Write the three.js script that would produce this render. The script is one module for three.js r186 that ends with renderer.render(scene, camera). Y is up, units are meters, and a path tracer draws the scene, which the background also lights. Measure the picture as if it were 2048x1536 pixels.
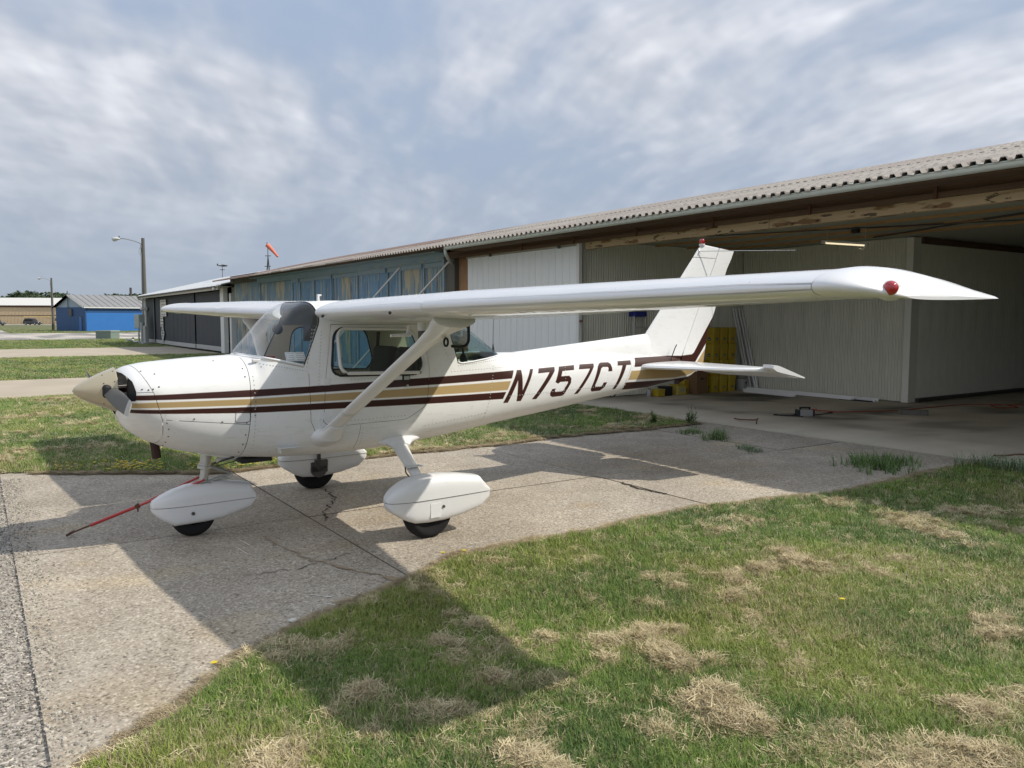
import * as THREE from 'three';
import { mergeGeometries, toCreasedNormals } from 'three/addons/utils/BufferGeometryUtils.js';
import { RoundedBoxGeometry } from 'three/addons/geometries/RoundedBoxGeometry.js';
import { RectAreaLightUniformsLib } from 'three/addons/lights/RectAreaLightUniformsLib.js';

// World: X runs along the hangar front (towards the near right), Y up, Z outward from the hangar doors. Metres.
const V = (x, y, z) => new THREE.Vector3(x, y, z), { sin, cos, abs, PI, pow, sqrt, floor, min, max, hypot } = Math;
const scene = new THREE.Scene();
const PITCH = 4.65 * PI / 180, EYE = V(8.758, 1.75, 10.592), FWD = V(-0.83098, 0, -0.5563), RIGHT = V(0.5563, 0, -0.83098);
const camera = new THREE.PerspectiveCamera(51.08, 4 / 3, 0.05, 3000);
camera.position.copy(EYE);
camera.lookAt(EYE.x + FWD.x * cos(PITCH), EYE.y - sin(PITCH), EYE.z + FWD.z * cos(PITCH));
scene.add(camera);
const ground = (r, d) => V(EYE.x + RIGHT.x * r + FWD.x * d, 0, EYE.z + RIGHT.z * r + FWD.z * d);   // metres right of / ahead of the viewpoint

// ---------- sun and sky
const EL = 44 * PI / 180, SUN = V(0.601 * cos(EL), sin(EL), -0.799 * cos(EL));
const sun = new THREE.DirectionalLight(new THREE.Color(1, 0.94, 0.84), 3.6);
sun.position.copy(SUN).multiplyScalar(60); sun.castShadow = true; sun.shadow.mapSize.set(4096, 4096);
Object.assign(sun.shadow.camera, { left: -40, right: 30, top: 30, bottom: -30, near: 1, far: 160 }); sun.shadow.radius = 1.3;
scene.add(sun, sun.target);
const renderer = new THREE.WebGLRenderer({ antialias: true });
renderer.toneMapping = THREE.LinearToneMapping; renderer.toneMappingExposure = 1.14; renderer.shadowMap.enabled = true;
renderer.setSize(1024, 768);

// ---------- noise
function rng(seed) { let a = seed >>> 0; return () => { a = a + 0x6D2B79F5 | 0; let t = Math.imul(a ^ a >>> 15, 1 | a); t = t + Math.imul(t ^ t >>> 7, 61 | t) ^ t; return ((t ^ t >>> 14) >>> 0) / 4294967296; }; }
const R = rng(7), rr = (a, b) => a + (b - a) * R();
function hash(x, y, s) { let h = Math.imul(x, 374761393) + Math.imul(y, 668265263) + Math.imul(s, 1442695041) | 0; h = Math.imul(h ^ h >>> 13, 1274126177); return ((h ^ h >>> 16) >>> 0) / 4294967296; }
function vn(x, y, s = 1, px = 0, py = 0) {      // value noise, tiling with period px, py when given
  const ix = floor(x), iy = floor(y), fx = x - ix, fy = y - iy, u = fx * fx * (3 - 2 * fx), v = fy * fy * (3 - 2 * fy);
  const m = (a, p) => p ? ((a % p) + p) % p : a;
  const a = hash(m(ix, px), m(iy, py), s), b = hash(m(ix + 1, px), m(iy, py), s), c = hash(m(ix, px), m(iy + 1, py), s), d = hash(m(ix + 1, px), m(iy + 1, py), s);
  return a + (b - a) * u + (c - a) * v + (a - b - c + d) * u * v;
}
function fbm(x, y, o = 4, s = 1, px = 0, py = 0) { let t = 0, a = 0.5, n = 0; for (let i = 0; i < o; i++) { t += a * vn(x, y, s + i * 17, px, py); n += a; a *= 0.5; x *= 2; y *= 2; px *= 2; py *= 2; } return t / n; }
const clamp = (x, a = 0, b = 1) => min(b, max(a, x)), lerp = (a, b, t) => a + (b - a) * t, step = (x, a, b) => { const t = clamp((x - a) / (b - a)); return t * t * (3 - 2 * t); };
const mix3 = (a, b, t) => [lerp(a[0], b[0], t), lerp(a[1], b[1], t), lerp(a[2], b[2], t)];

// ---------- computed sky: hazy blue with a thin broken veil of high cloud, the same recipe all round
{
  const W = 4096, H = 2048, data = new Float32Array(W * H * 4);
  for (let j = 0; j < H; j++) {
    const el = ((j + 0.5) / H - 0.5) * PI, y = sin(el), ce = cos(el);
    for (let i = 0; i < W; i++) {
      const az = ((i + 0.5) / W - 0.5) * 2 * PI, x = cos(az) * ce, z = sin(az) * ce, o = (j * W + i) * 4;
      let c;
      if (y <= 0) c = [0.33, 0.33, 0.32];
      else {
        const t = pow(y, 0.55), sd = x * SUN.x + y * SUN.y + z * SUN.z;
        c = mix3([0.335, 0.383, 0.44], [0.335, 0.44, 0.635], clamp(t * 1.2));
        const k = 1 / (y + 0.16), px = x * k, pz = z * k;
        const wx = fbm(px * 0.5 + 3.1, pz * 0.5 + 9.7, 3, 5) - 0.5, wz = fbm(px * 0.5 + 13.1, pz * 0.5 + 1.7, 3, 8) - 0.5;
        const a = px + wx * 0.8, b = pz + wz * 0.8;
        const veil = fbm(a * 0.55 + 5.3, b * 0.55 + 2.2, 4, 31);
        const streak = fbm((a * 0.94 + b * 0.34) * 1.0 + 7, (-a * 0.34 + b * 0.94) * 2.9 + 4, 6, 51);
        const puff = fbm(a * 4.2, b * 4.2, 4, 77), fine = fbm((a * 0.94 + b * 0.34) * 5, (-a * 0.34 + b * 0.94) * 15, 3, 91);
        const rip = fbm((a * 0.5 + b * 0.86) * 7, (-a * 0.86 + b * 0.5) * 16, 3, 97) - 0.5;
        let cov = step(veil * 0.62 + streak * 0.5 + (puff - 0.5) * 0.14 + (fine - 0.5) * 0.15 + rip * 0.06, 0.28, 0.74);
        cov = cov * step(y, -0.02, 0.30) * 0.93 + 0.03;
        const glow = pow(max(0, sd), 4) * 0.5 + pow(max(0, sd), 60) * 1.2, up = 0.86 + 0.44 * y;
        const body = up * (0.97 + 0.5 * (streak - 0.5) + 0.3 * (puff - 0.5) + 0.3 * (fine - 0.5) + 0.25 * rip);
        const cl = [0.655 * body + glow * 0.9, 0.665 * body + glow * 0.88, 0.70 * body + glow * 0.82];
        c = mix3(c, cl, cov); c = [c[0] + glow * 0.16, c[1] + glow * 0.16, c[2] + glow * 0.15];
      }
      data[o] = c[0]; data[o + 1] = c[1]; data[o + 2] = c[2]; data[o + 3] = 1;
    }
  }
  const sky = new THREE.DataTexture(data, W, H, THREE.RGBAFormat, THREE.FloatType);
  sky.mapping = THREE.EquirectangularReflectionMapping; sky.magFilter = THREE.LinearFilter; sky.needsUpdate = true;
  scene.background = sky; scene.environment = sky;
}

// ---------- textures and materials
function tex(w, h, fn, metres = [1, 1], data = false) {          // fn(u, v) -> linear rgb in 0..1
  const d = new Uint8Array(w * h * 4), g = data ? (x) => x : (x) => x <= 0.0031308 ? 12.92 * x : 1.055 * pow(x, 1 / 2.4) - 0.055;
  for (let j = 0; j < h; j++) for (let i = 0; i < w; i++) { const c = fn((i + 0.5) / w, (j + 0.5) / h), o = (j * w + i) * 4; for (let k = 0; k < 3; k++) d[o + k] = 255 * clamp(g(c[k])); d[o + 3] = 255; }
  const t = new THREE.DataTexture(d, w, h); t.wrapS = t.wrapT = THREE.RepeatWrapping; t.magFilter = THREE.LinearFilter; t.minFilter = THREE.LinearMipmapLinearFilter; t.generateMipmaps = true;
  if (!data) t.colorSpace = THREE.SRGBColorSpace;
  t.repeat.set(1 / metres[0], 1 / metres[1]); t.needsUpdate = true; return t;
}
const lin = (r, g, b) => new THREE.Color().setRGB(r, g, b), hex = (h) => new THREE.Color(h);
const std = (c, rough = 0.8, metal = 0, extra = {}) => new THREE.MeshStandardMaterial({ color: c, roughness: rough, metalness: metal, ...extra });
const grey = (fn) => (u, v) => { const g = fn(u, v); return [g, g, g]; };

const concreteTex = (s, A, B, C) => tex(1024, 1024, (u, v) => {      // exposed aggregate: pale and dark pebbles in a brown-grey matrix, 2.4 m tile
  const n = fbm(u * 8, v * 8, 5, s, 8, 8), peb = vn(u * 230, v * 230, s + 3, 230, 230), peb2 = vn(u * 120, v * 120, s + 9, 120, 120), st = fbm(u * 3, v * 3, 3, s + 40, 3, 3);
  let c = mix3(A, B, clamp((n - 0.3) * 1.6));
  if (peb > 0.68) c = mix3(c, C, min(1, (peb - 0.68) * 3.4)); if (peb < 0.3) c = mix3(c, [A[0] * 0.4, A[1] * 0.37, A[2] * 0.33], min(1, (0.3 - peb) * 3.6));
  if (peb2 > 0.74) c = mix3(c, C, (peb2 - 0.74) * 2.6); if (peb2 < 0.2) c = c.map((x) => x * 0.8); return c.map((x) => x * (0.86 + 0.28 * st));
}, [2.4, 2.4]);
const bumpTex = tex(512, 512, grey((u, v) => 0.5 * vn(u * 115, v * 115, 4, 115, 115) + 0.5 * vn(u * 60, v * 60, 7, 60, 60)), [2.4 / 2, 2.4 / 2], true);
const M = {};
M.slab = std(hex(0xffffff), 0.93, 0, { map: concreteTex(11, [0.33, 0.28, 0.215], [0.42, 0.365, 0.29], [0.58, 0.52, 0.425]), vertexColors: true, bumpMap: bumpTex, bumpScale: 0.005 });
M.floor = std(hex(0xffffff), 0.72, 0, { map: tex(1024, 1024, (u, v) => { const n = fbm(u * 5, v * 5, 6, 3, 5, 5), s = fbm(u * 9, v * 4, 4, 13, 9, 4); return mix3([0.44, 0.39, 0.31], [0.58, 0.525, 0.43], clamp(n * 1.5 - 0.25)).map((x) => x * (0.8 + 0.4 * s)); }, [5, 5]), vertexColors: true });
M.asphalt = std(hex(0xffffff), 0.95, 0, { map: tex(1024, 1024, (u, v) => { const p = vn(u * 190, v * 190, 5, 190, 190), q = vn(u * 90, v * 90, 8, 90, 90), n = fbm(u * 4, v * 4, 4, 9, 4, 4); let g = 0.20 + 0.10 * n; if (p > 0.6) g += (p - 0.6) * 0.8; if (q > 0.7) g += (q - 0.7) * 0.7; if (p < 0.22) g *= 0.55; return [g * 1.12, g, g * 0.83]; }, [2.2, 2.2]), bumpMap: bumpTex, bumpScale: 0.008 });
M.oldconcrete = std(hex(0xffffff), 0.95, 0, { map: tex(512, 512, (u, v) => { const n = fbm(u * 6, v * 6, 5, 19, 6, 6); return mix3([0.36, 0.305, 0.225], [0.48, 0.41, 0.315], n); }, [6, 6]) });
M.road = std(hex(0xffffff), 0.95, 0, { map: tex(512, 512, (u, v) => { const n = fbm(u * 4, v * 10, 5, 29, 4, 10); return mix3([0.22, 0.205, 0.19], [0.50, 0.455, 0.39], step(n, 0.3, 0.7)); }, [40, 24]) });
M.turf = std(hex(0xffffff), 1, 0, { map: tex(1024, 1024, (u, v) => { const n = fbm(u * 6, v * 6, 5, 21, 6, 6), f = vn(u * 200, v * 200, 4, 200, 200), s = fbm(u * 14, v * 14, 4, 33, 14, 14); let c = mix3([0.055, 0.078, 0.022], [0.15, 0.16, 0.055], clamp(n * 1.7 - 0.35)); c = mix3(c, [0.26, 0.22, 0.12], step(s, 0.52, 0.78) * 0.6); return c.map((x) => x * (0.62 + 0.75 * f)); }, [7, 7]) });
M.soil = std(hex(0xffffff), 1, 0, { map: tex(512, 512, (u, v) => { const n = fbm(u * 10, v * 10, 5, 23, 10, 10), f = vn(u * 120, v * 120, 6, 120, 120); return mix3([0.05, 0.055, 0.02], [0.13, 0.105, 0.055], clamp(n * 1.5 - 0.2)).map((x) => x * (0.6 + 0.8 * f)); }, [1.6, 1.6]) });
const paintTex = tex(512, 512, (u, v) => { const n = fbm(u * 6, v * 6, 5, 41, 6, 6), k = vn(u * 170, v * 170, 2, 170, 170); return [0.755, 0.755, 0.75].map((x) => x * (0.965 + 0.05 * n - (k > 0.965 ? 0.06 : 0))); }, [1.5, 1.5]);
const wavy = tex(512, 512, grey((u, v) => fbm(u * 7, v * 3, 3, 61, 7, 3)), [1.7, 1.7], true);
const gloss = { clearcoat: 0.6, clearcoatRoughness: 0.06 };
M.white = new THREE.MeshPhysicalMaterial({ map: paintTex, roughness: 0.42, ...gloss });
M.wing = new THREE.MeshPhysicalMaterial({ map: paintTex, roughness: 0.42, bumpMap: wavy, bumpScale: 0.006, ...gloss });
M.spinner = new THREE.MeshPhysicalMaterial({ color: lin(0.46, 0.40, 0.27), roughness: 0.3, metalness: 0.25, ...gloss });
M.blade = std(lin(0.115, 0.108, 0.095), 0.7);
M.black = std(lin(0.012, 0.012, 0.013), 0.6);
M.rubber = std(lin(0.008, 0.0075, 0.0075), 0.95);
M.steel = std(lin(0.5, 0.5, 0.48), 0.35, 0.8);
M.darksteel = std(lin(0.10, 0.095, 0.09), 0.55, 0.5);
M.rust = std(lin(0.115, 0.05, 0.03), 0.9);
M.tan = std(lin(0.70, 0.58, 0.42), 0.9);
M.cabin = std(lin(0.035, 0.037, 0.042), 0.85);
M.red = new THREE.MeshPhysicalMaterial({ color: lin(0.42, 0.015, 0.012), roughness: 0.35, clearcoat: 0.5 });
M.lens = new THREE.MeshPhysicalMaterial({ color: lin(0.40, 0.008, 0.010), roughness: 0.12, clearcoat: 1 });
M.screw = std(lin(0.16, 0.155, 0.15), 0.45, 0.6);
M.glass = new THREE.MeshPhysicalMaterial({ color: lin(0.93, 0.95, 0.95), roughness: 0.02, transmission: 1, thickness: 0, ior: 1.5 });
M.tint = new THREE.MeshPhysicalMaterial({ color: lin(0.60, 0.74, 0.72), roughness: 0.02, transmission: 1, thickness: 0, ior: 1.5 });
M.trim = std(lin(0.62, 0.62, 0.60), 0.55);

// ---------- building blocks
const used = {};
const numbered = (n) => { used[n] = (used[n] ?? -1) + 1; return used[n] ? n + '_' + String(used[n]).padStart(3, '0') : n; };
function tag(o, label, category, group) { o.name = numbered(o.name); Object.assign(o.userData, { label, category }); if (group) o.userData.group = group; if (!o.parent) scene.add(o); return o; }
function thing(name, label, category, p = [0, 0, 0], turn = 0, group) { const g = new THREE.Group(); g.name = name; g.position.set(...p); g.rotation.y = turn; return tag(g, label, category, group); }
function copy(o, label, p, turn, group) { const c = o.clone(); c.name = o.name.replace(/_\d{3}$/, ''); c.position.set(...p); c.rotation.y = turn; return tag(c, label, o.userData.category, group ?? o.userData.group); }
function part(name, geo, m, parent, label) { const o = new THREE.Mesh(Array.isArray(geo) ? join(geo) : geo, m); o.name = name; if (label) o.userData.label = label; (parent ?? scene).add(o); return o; }
function piece(name, parent, p = [0, 0, 0], turn = 0) { const g = new THREE.Group(); g.name = name; g.position.set(...p); g.rotation.y = turn; parent.add(g); return g; }
function structure(name, geo, m) { const o = part(name, geo, m); o.name = numbered(name); o.userData.kind = 'structure'; return o; }
const flat = (g) => { const f = g.index ? g.toNonIndexed() : g; for (const k of Object.keys(f.attributes)) if (!['position', 'normal', 'uv'].includes(k)) f.deleteAttribute(k); return f; };
function join(list) { return list.length === 1 ? list[0] : mergeGeometries(list.map(flat)); }
const mv = (g, x, y, z) => g.translate(x, y, z);
function boxUV(g) { const p = g.attributes.position, n = g.attributes.normal, a = []; for (let i = 0; i < p.count; i++) { const ax = abs(n.getX(i)), ay = abs(n.getY(i)), az = abs(n.getZ(i)); if (ay >= ax && ay >= az) a.push(p.getX(i), p.getZ(i)); else if (ax > az) a.push(p.getZ(i), p.getY(i)); else a.push(p.getX(i), p.getY(i)); } g.setAttribute('uv', new THREE.Float32BufferAttribute(a, 2)); return g; }
const box = (x0, x1, y0, y1, z0, z1) => boxUV(mv(new THREE.BoxGeometry(x1 - x0, y1 - y0, z1 - z0), (x0 + x1) / 2, (y0 + y1) / 2, (z0 + z1) / 2));
const rbox = (x0, x1, y0, y1, z0, z1, r = 0.01, s = 2) => boxUV(mv(new RoundedBoxGeometry(x1 - x0, y1 - y0, z1 - z0, s, r), (x0 + x1) / 2, (y0 + y1) / 2, (z0 + z1) / 2));
function rod(a, b, r0, r1 = r0, n = 10) { const A = V(...a), B = V(...b), g = new THREE.CylinderGeometry(r1, r0, A.distanceTo(B), n); g.applyQuaternion(new THREE.Quaternion().setFromUnitVectors(V(0, 1, 0), B.clone().sub(A).normalize())); const m = A.add(B).multiplyScalar(0.5); return mv(g, m.x, m.y, m.z); }
const tube = (pts, r, seg = 24, n = 8, closed = false) => new THREE.TubeGeometry(new THREE.CatmullRomCurve3(pts.map((p) => V(...p)), closed, 'catmullrom', 0.3), seg, r, n, closed);
const ball = (x, y, z, r, n = 10) => mv(new THREE.SphereGeometry(r, n, max(5, n * 0.6 | 0)), x, y, z);
function loft(rings, { capA = true, capB = true, crease = 0.6, closed = true } = {}) {   // rings: equal-length lists of [x, y, z]
  const pos = [], n = rings[0].length, tri = (a, b, c) => pos.push(...a, ...b, ...c);
  for (let i = 0; i + 1 < rings.length; i++) for (let j = 0; j < (closed ? n : n - 1); j++) { const k = (j + 1) % n, a = rings[i][j], b = rings[i][k], c = rings[i + 1][k], d = rings[i + 1][j]; tri(a, b, c); tri(a, c, d); }
  const cap = (r, flip) => { const c = [0, 1, 2].map((k) => r.reduce((s, p) => s + p[k], 0) / n); for (let j = 0; j < n; j++) flip ? tri(c, r[(j + 1) % n], r[j]) : tri(c, r[j], r[(j + 1) % n]); };
  if (capA) cap(rings[0], true); if (capB) cap(rings[rings.length - 1], false);
  const g = new THREE.BufferGeometry(); g.setAttribute('position', new THREE.Float32BufferAttribute(pos, 3));
  const c = toCreasedNormals(g, crease); return boxUV(c);
}
const orient = (g) => { const p = g.attributes.position; let vol = 0; for (let i = 0; i < p.count; i += 3) { const a = V().fromBufferAttribute(p, i), b = V().fromBufferAttribute(p, i + 1), c = V().fromBufferAttribute(p, i + 2); vol += a.dot(b.cross(c)); } if (vol < 0) { for (const k of ['position', 'normal', 'uv']) { const at = g.attributes[k], s = at.itemSize; for (let i = 0; i < at.count; i += 3) for (let q = 0; q < s; q++) { const t = at.array[(i + 1) * s + q]; at.array[(i + 1) * s + q] = at.array[(i + 2) * s + q]; at.array[(i + 2) * s + q] = t; } } const n = g.attributes.normal.array; for (let i = 0; i < n.length; i++) n[i] *= -1; } return g; };
const solid = (rings, o) => orient(loft(rings, o));
function shapeOf(pts) { const s = new THREE.Shape(); pts.forEach((p, i) => i ? s.lineTo(p[0], p[1]) : s.moveTo(p[0], p[1])); return s; }
const extrude = (pts, depth, bevel = 0) => { const g = new THREE.ExtrudeGeometry(shapeOf(pts), { depth, bevelEnabled: bevel > 0, bevelThickness: bevel, bevelSize: bevel, bevelSegments: 2, curveSegments: 8 }); g.clearGroups(); return g; };
function corrugated(w, h, period, amp, n = 8) {         // wavy sheet in the XY plane, waves across X, facing +Z
  const cols = Math.round(w / period * n), g = new THREE.PlaneGeometry(w, h, cols, 1), p = g.attributes.position, nn = g.attributes.normal, uv = g.attributes.uv;
  for (let i = 0; i < p.count; i++) { const x = p.getX(i) + w / 2, a = x / period * 2 * PI, y = p.getY(i) + h / 2; p.setXYZ(i, x, y, amp * sin(a)); const s = -amp * 2 * PI / period * cos(a), l = hypot(s, 1); nn.setXYZ(i, s / l, 0, 1 / l); uv.setXY(i, x, y); }
  return g;
}

// ================= the aeroplane. Its own frame: x aft of the firewall, y up, z to its left (towards the viewer)
const plane = thing('light_aeroplane', 'white high-wing propeller aeroplane with brown and gold stripes parked on the concrete', 'aeroplane', [1.988, 0, 8.902], 92.46 * PI / 180);
const BROWN = '#371911', GOLD = '#ad9467';
function livery(letters) {
  const c = document.createElement('canvas'); c.width = 2048; c.height = 640; const g = c.getContext('2d');
  const PX = (x) => (x + 1) / 7.5 * 2048, PY = (y) => (1 - (y - 0.5) / 2.25) * 640;
  g.fillStyle = '#e2e2e0'; g.fillRect(0, 0, 2048, 640);
  const r = rng(5);
  for (let i = 0; i < 5200; i++) { g.fillStyle = r() > 0.5 ? 'rgba(255,255,252,0.05)' : 'rgba(120,115,100,0.035)'; const w = 2 + r() * 26, h = 1 + r() * 10; g.fillRect(r() * 2048, r() * 640, w, h); }
  for (let i = 0; i < 420; i++) { g.fillStyle = 'rgba(90,80,62,0.25)'; g.fillRect(r() * 2048, r() * 640, 1 + r() * 1.6, 1 + r()); }
  for (let i = 0; i < 120; i++) { g.strokeStyle = 'rgba(110,98,75,0.10)'; g.lineWidth = 1; g.beginPath(); const x = PX(-0.3 + r() * 2.4), y = PY(0.6 + r() * 0.3); g.moveTo(x, y); g.lineTo(x + 10 + r() * 40, y + r() * 4 - 1); g.stroke(); }
  const poly = (col, pts) => { g.fillStyle = col; g.beginPath(); pts.forEach((p, i) => i ? g.lineTo(PX(p[0]), PY(p[1])) : g.moveTo(PX(p[0]), PY(p[1]))); g.fill(); };
  poly(BROWN, [[-0.95, 1.19], [-0.6, 1.191], [0.064, 1.199], [0.527, 1.203], [2.666, 1.247], [2.626, 1.171], [0.525, 1.15], [0.063, 1.145], [-0.6, 1.154], [-0.95, 1.158]]);
  poly(GOLD, [[-0.95, 1.132], [-0.6, 1.136], [0.062, 1.129], [2.613, 1.147], [2.568, 1.062], [0.061, 1.082], [-0.6, 1.096], [-0.95, 1.102]]);
  poly(BROWN, [[-0.95, 1.094], [-0.6, 1.081], [0.061, 1.067], [2.548, 1.044], [2.509, 0.979], [0.06, 1.02], [-0.6, 1.052], [-0.95, 1.072]]);
  poly(BROWN, [[4.554, 1.306], [5.2, 1.308], [5.45, 1.302], [5.66, 1.312], [5.7, 1.335], [6.05, 1.765], [6.25, 2.0], [6.2, 1.765], [5.95, 1.455], [5.72, 1.205], [4.494, 1.206]]);
  poly(GOLD, [[4.433, 1.164], [5.6, 1.175], [5.75, 1.195], [5.97, 1.425], [5.97, 1.15], [5.74, 1.1], [5.6, 1.062], [5.3, 1.046], [4.382, 1.065]]);
  poly(BROWN, [[4.348, 1.039], [5.25, 1.024], [5.58, 1.034], [5.72, 1.066], [5.86, 1.12], [5.86, 0.9], [5.25, 0.9], [5.25, 0.945], [4.323, 0.956]]);
  const N = [[[2.517, 0.938], [2.71, 1.248], [2.766, 1.247], [2.766, 1.042], [2.889, 1.25], [2.931, 1.25], [2.751, 0.941], [2.693, 0.942], [2.707, 1.15], [2.579, 0.937]],
    [[2.986, 1.203], [3.007, 1.251], [3.236, 1.258], [3.225, 1.22], [2.963, 0.946], [2.902, 0.947], [3.149, 1.208]],
    [[3.3, 1.258], [3.529, 1.265], [3.51, 1.215], [3.336, 1.211], [3.309, 1.158], [3.427, 1.158], [3.456, 1.131], [3.45, 1.084], [3.355, 0.963], [3.321, 0.954], [3.189, 0.952], [3.156, 0.968], [3.15, 0.992], [3.177, 1.034], [3.23, 1.037], [3.214, 1.015], [3.227, 1.001], [3.321, 1.001], [3.338, 1.007], [3.405, 1.086], [3.405, 1.1], [3.293, 1.102], [3.259, 1.085], [3.221, 1.104]],
    [[3.585, 1.218], [3.613, 1.267], [3.834, 1.27], [3.825, 1.238], [3.573, 0.961], [3.515, 0.959], [3.759, 1.219]],
    [[4.11, 1.177], [4.045, 1.176], [4.055, 1.212], [4.046, 1.225], [3.966, 1.228], [3.935, 1.213], [3.833, 1.038], [3.84, 1.02], [3.934, 1.018], [3.956, 1.031], [3.968, 1.057], [4.026, 1.058], [3.993, 1.005], [3.932, 0.971], [3.798, 0.969], [3.774, 0.985], [3.771, 1.009], [3.886, 1.232], [3.916, 1.265], [3.952, 1.275], [4.071, 1.274], [4.103, 1.256], [4.113, 1.214]],
    [[4.211, 1.233], [4.232, 1.28], [4.459, 1.282], [4.44, 1.233], [4.361, 1.233], [4.192, 0.974], [4.143, 0.973], [4.295, 1.232]]];
  for (const l of N) poly(BROWN, letters > 0 ? l : l.map((p) => [6.976 - p[0], 2.2 - p[1] - 0.0]).map((p) => [p[0], p[1]]).map((p) => [p[0] , 2.2 - p[1]]));
  const t = new THREE.CanvasTexture(c); t.colorSpace = THREE.SRGBColorSpace; t.magFilter = THREE.LinearFilter; t.anisotropy = 8;
  return new THREE.MeshPhysicalMaterial({ map: t, roughness: 0.5, clearcoat: 0.25, clearcoatRoughness: 0.06, specularIntensity: 0.5 });
}
M.headliner = std(lin(0.30, 0.29, 0.27), 0.95);
const SKIN = { 1: livery(1), '-1': livery(-1) };
const liveryUV = (g) => { const p = g.attributes.position, uv = []; for (let i = 0; i < p.count; i++) uv.push((p.getX(i) + 1) / 7.5, (p.getY(i) - 0.5) / 2.25); g.setAttribute('uv', new THREE.Float32BufferAttribute(uv, 2)); return g; };

// fuselage sections: x, bottom, top, half width, height of the widest point, roundness below / above, lean-in per metre
const ST = [[-0.815, 1.02, 1.33, 0.24, 1.19, 2.1, 2.1, 0], [-0.79, 0.955, 1.36, 0.325, 1.18, 2.2, 2.2, 0], [-0.73, 0.885, 1.388, 0.383, 1.17, 2.4, 2.3, 0], [-0.6, 0.80, 1.412, 0.428, 1.15, 2.5, 2.4, 0], [-0.45, 0.735, 1.425, 0.452, 1.12, 2.6, 2.5, 0], [-0.2, 0.67, 1.442, 0.478, 1.1, 2.8, 2.6, 0],
  [0.06, 0.627, 1.453, 0.498, 1.08, 3.0, 2.7, 0], [0.12, 0.62, 1.46, 0.5, 1.08, 3.1, 3.0, 0.03], [0.2, 0.612, 1.545, 0.505, 1.08, 3.2, 3.3, 0.07], [0.3, 0.603, 1.655, 0.508, 1.08, 3.3, 3.8, 0.11], [0.4, 0.597, 1.76, 0.51, 1.08, 3.4, 4.5, 0.13], [0.5, 0.592, 1.845, 0.51, 1.08, 3.4, 5.2, 0.14], [0.6, 0.589, 1.888, 0.51, 1.08, 3.4, 5.8, 0.14],
  [0.9, 0.586, 1.905, 0.51, 1.08, 3.4, 6.4, 0.14], [1.3, 0.592, 1.905, 0.508, 1.08, 3.3, 6.4, 0.14], [1.7, 0.622, 1.895, 0.5, 1.08, 3.2, 6, 0.15], [1.9, 0.64, 1.85, 0.49, 1.08, 3.1, 5, 0.16], [2.1, 0.658, 1.75, 0.475, 1.08, 3, 4, 0.16], [2.25, 0.673, 1.66, 0.46, 1.08, 2.9, 3.5, 0.14], [2.45, 0.695, 1.525, 0.437, 1.09, 2.8, 3, 0.08], [2.66, 0.715, 1.408, 0.412, 1.09, 2.7, 2.6, 0],
  [3.3, 0.777, 1.4, 0.345, 1.09, 2.5, 2.4, 0], [4, 0.855, 1.385, 0.265, 1.12, 2.4, 2.3, 0], [4.8, 0.935, 1.335, 0.175, 1.14, 2.3, 2.3, 0], [5.2, 0.985, 1.31, 0.12, 1.15, 2.2, 2.2, 0], [5.43, 1.01, 1.29, 0.06, 1.15, 2.2, 2.2, 0]];
const pchip = ST[0].slice(1).map((_, c) => {
  const X = ST.map((s) => s[0]), Y = ST.map((s) => s[c + 1]), n = X.length, d = [], m = [];
  for (let i = 0; i < n - 1; i++) d.push((Y[i + 1] - Y[i]) / (X[i + 1] - X[i]));
  for (let i = 0; i < n; i++) m.push(i === 0 ? d[0] : i === n - 1 ? d[n - 2] : d[i - 1] * d[i] <= 0 ? 0 : 2 / (1 / d[i - 1] + 1 / d[i]));
  return (x) => { x = clamp(x, X[0], X[n - 1]); let i = 0; while (i < n - 2 && x > X[i + 1]) i++; const h = X[i + 1] - X[i], t = (x - X[i]) / h; return (1 + 2 * t) * (1 - t) ** 2 * Y[i] + t * (1 - t) ** 2 * h * m[i] + t * t * (3 - 2 * t) * Y[i + 1] + t * t * (t - 1) * h * m[i + 1]; };
});
const sec = (x) => pchip.map((f) => f(x));
function fusPoint(x, a) { const [yb, yt, w, yc, nl, nu, tp] = sec(x), s = sin(a), c = max(0, cos(a)), n = s > 0 ? nu : nl, y = yc + (s > 0 ? yt - yc : yc - yb) * Math.sign(s) * pow(abs(s), 2 / n); return [x, y, w * pow(c, 2 / n) * (1 - tp * max(0, y - yc))]; }
function fusF(x, y, z) { const [yb, yt, w, yc, nl, nu, tp] = sec(x), up = y > yc, n = up ? nu : nl, h = up ? yt - yc : yc - yb; return pow(abs(z) / (w * (1 - tp * max(0, y - yc))), n) + pow(abs(y - yc) / h, n) - 1; }
function fusN(x, y, z) { const e = 1e-3, g = [fusF(x + e, y, z) - fusF(x - e, y, z), fusF(x, y + e, z) - fusF(x, y - e, z), fusF(x, y, z + e) - fusF(x, y, z - e)], l = hypot(...g) || 1; return g.map((q) => q / l); }
function zAt(x, y) { const [yb, yt, w, yc, nl, nu, tp] = sec(x), up = y > yc, n = up ? nu : nl, s = min(1, abs(y - yc) / (up ? yt - yc : yc - yb)); return w * pow(1 - pow(s, n), 1 / n) * (1 - tp * max(0, y - yc)); }
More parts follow.
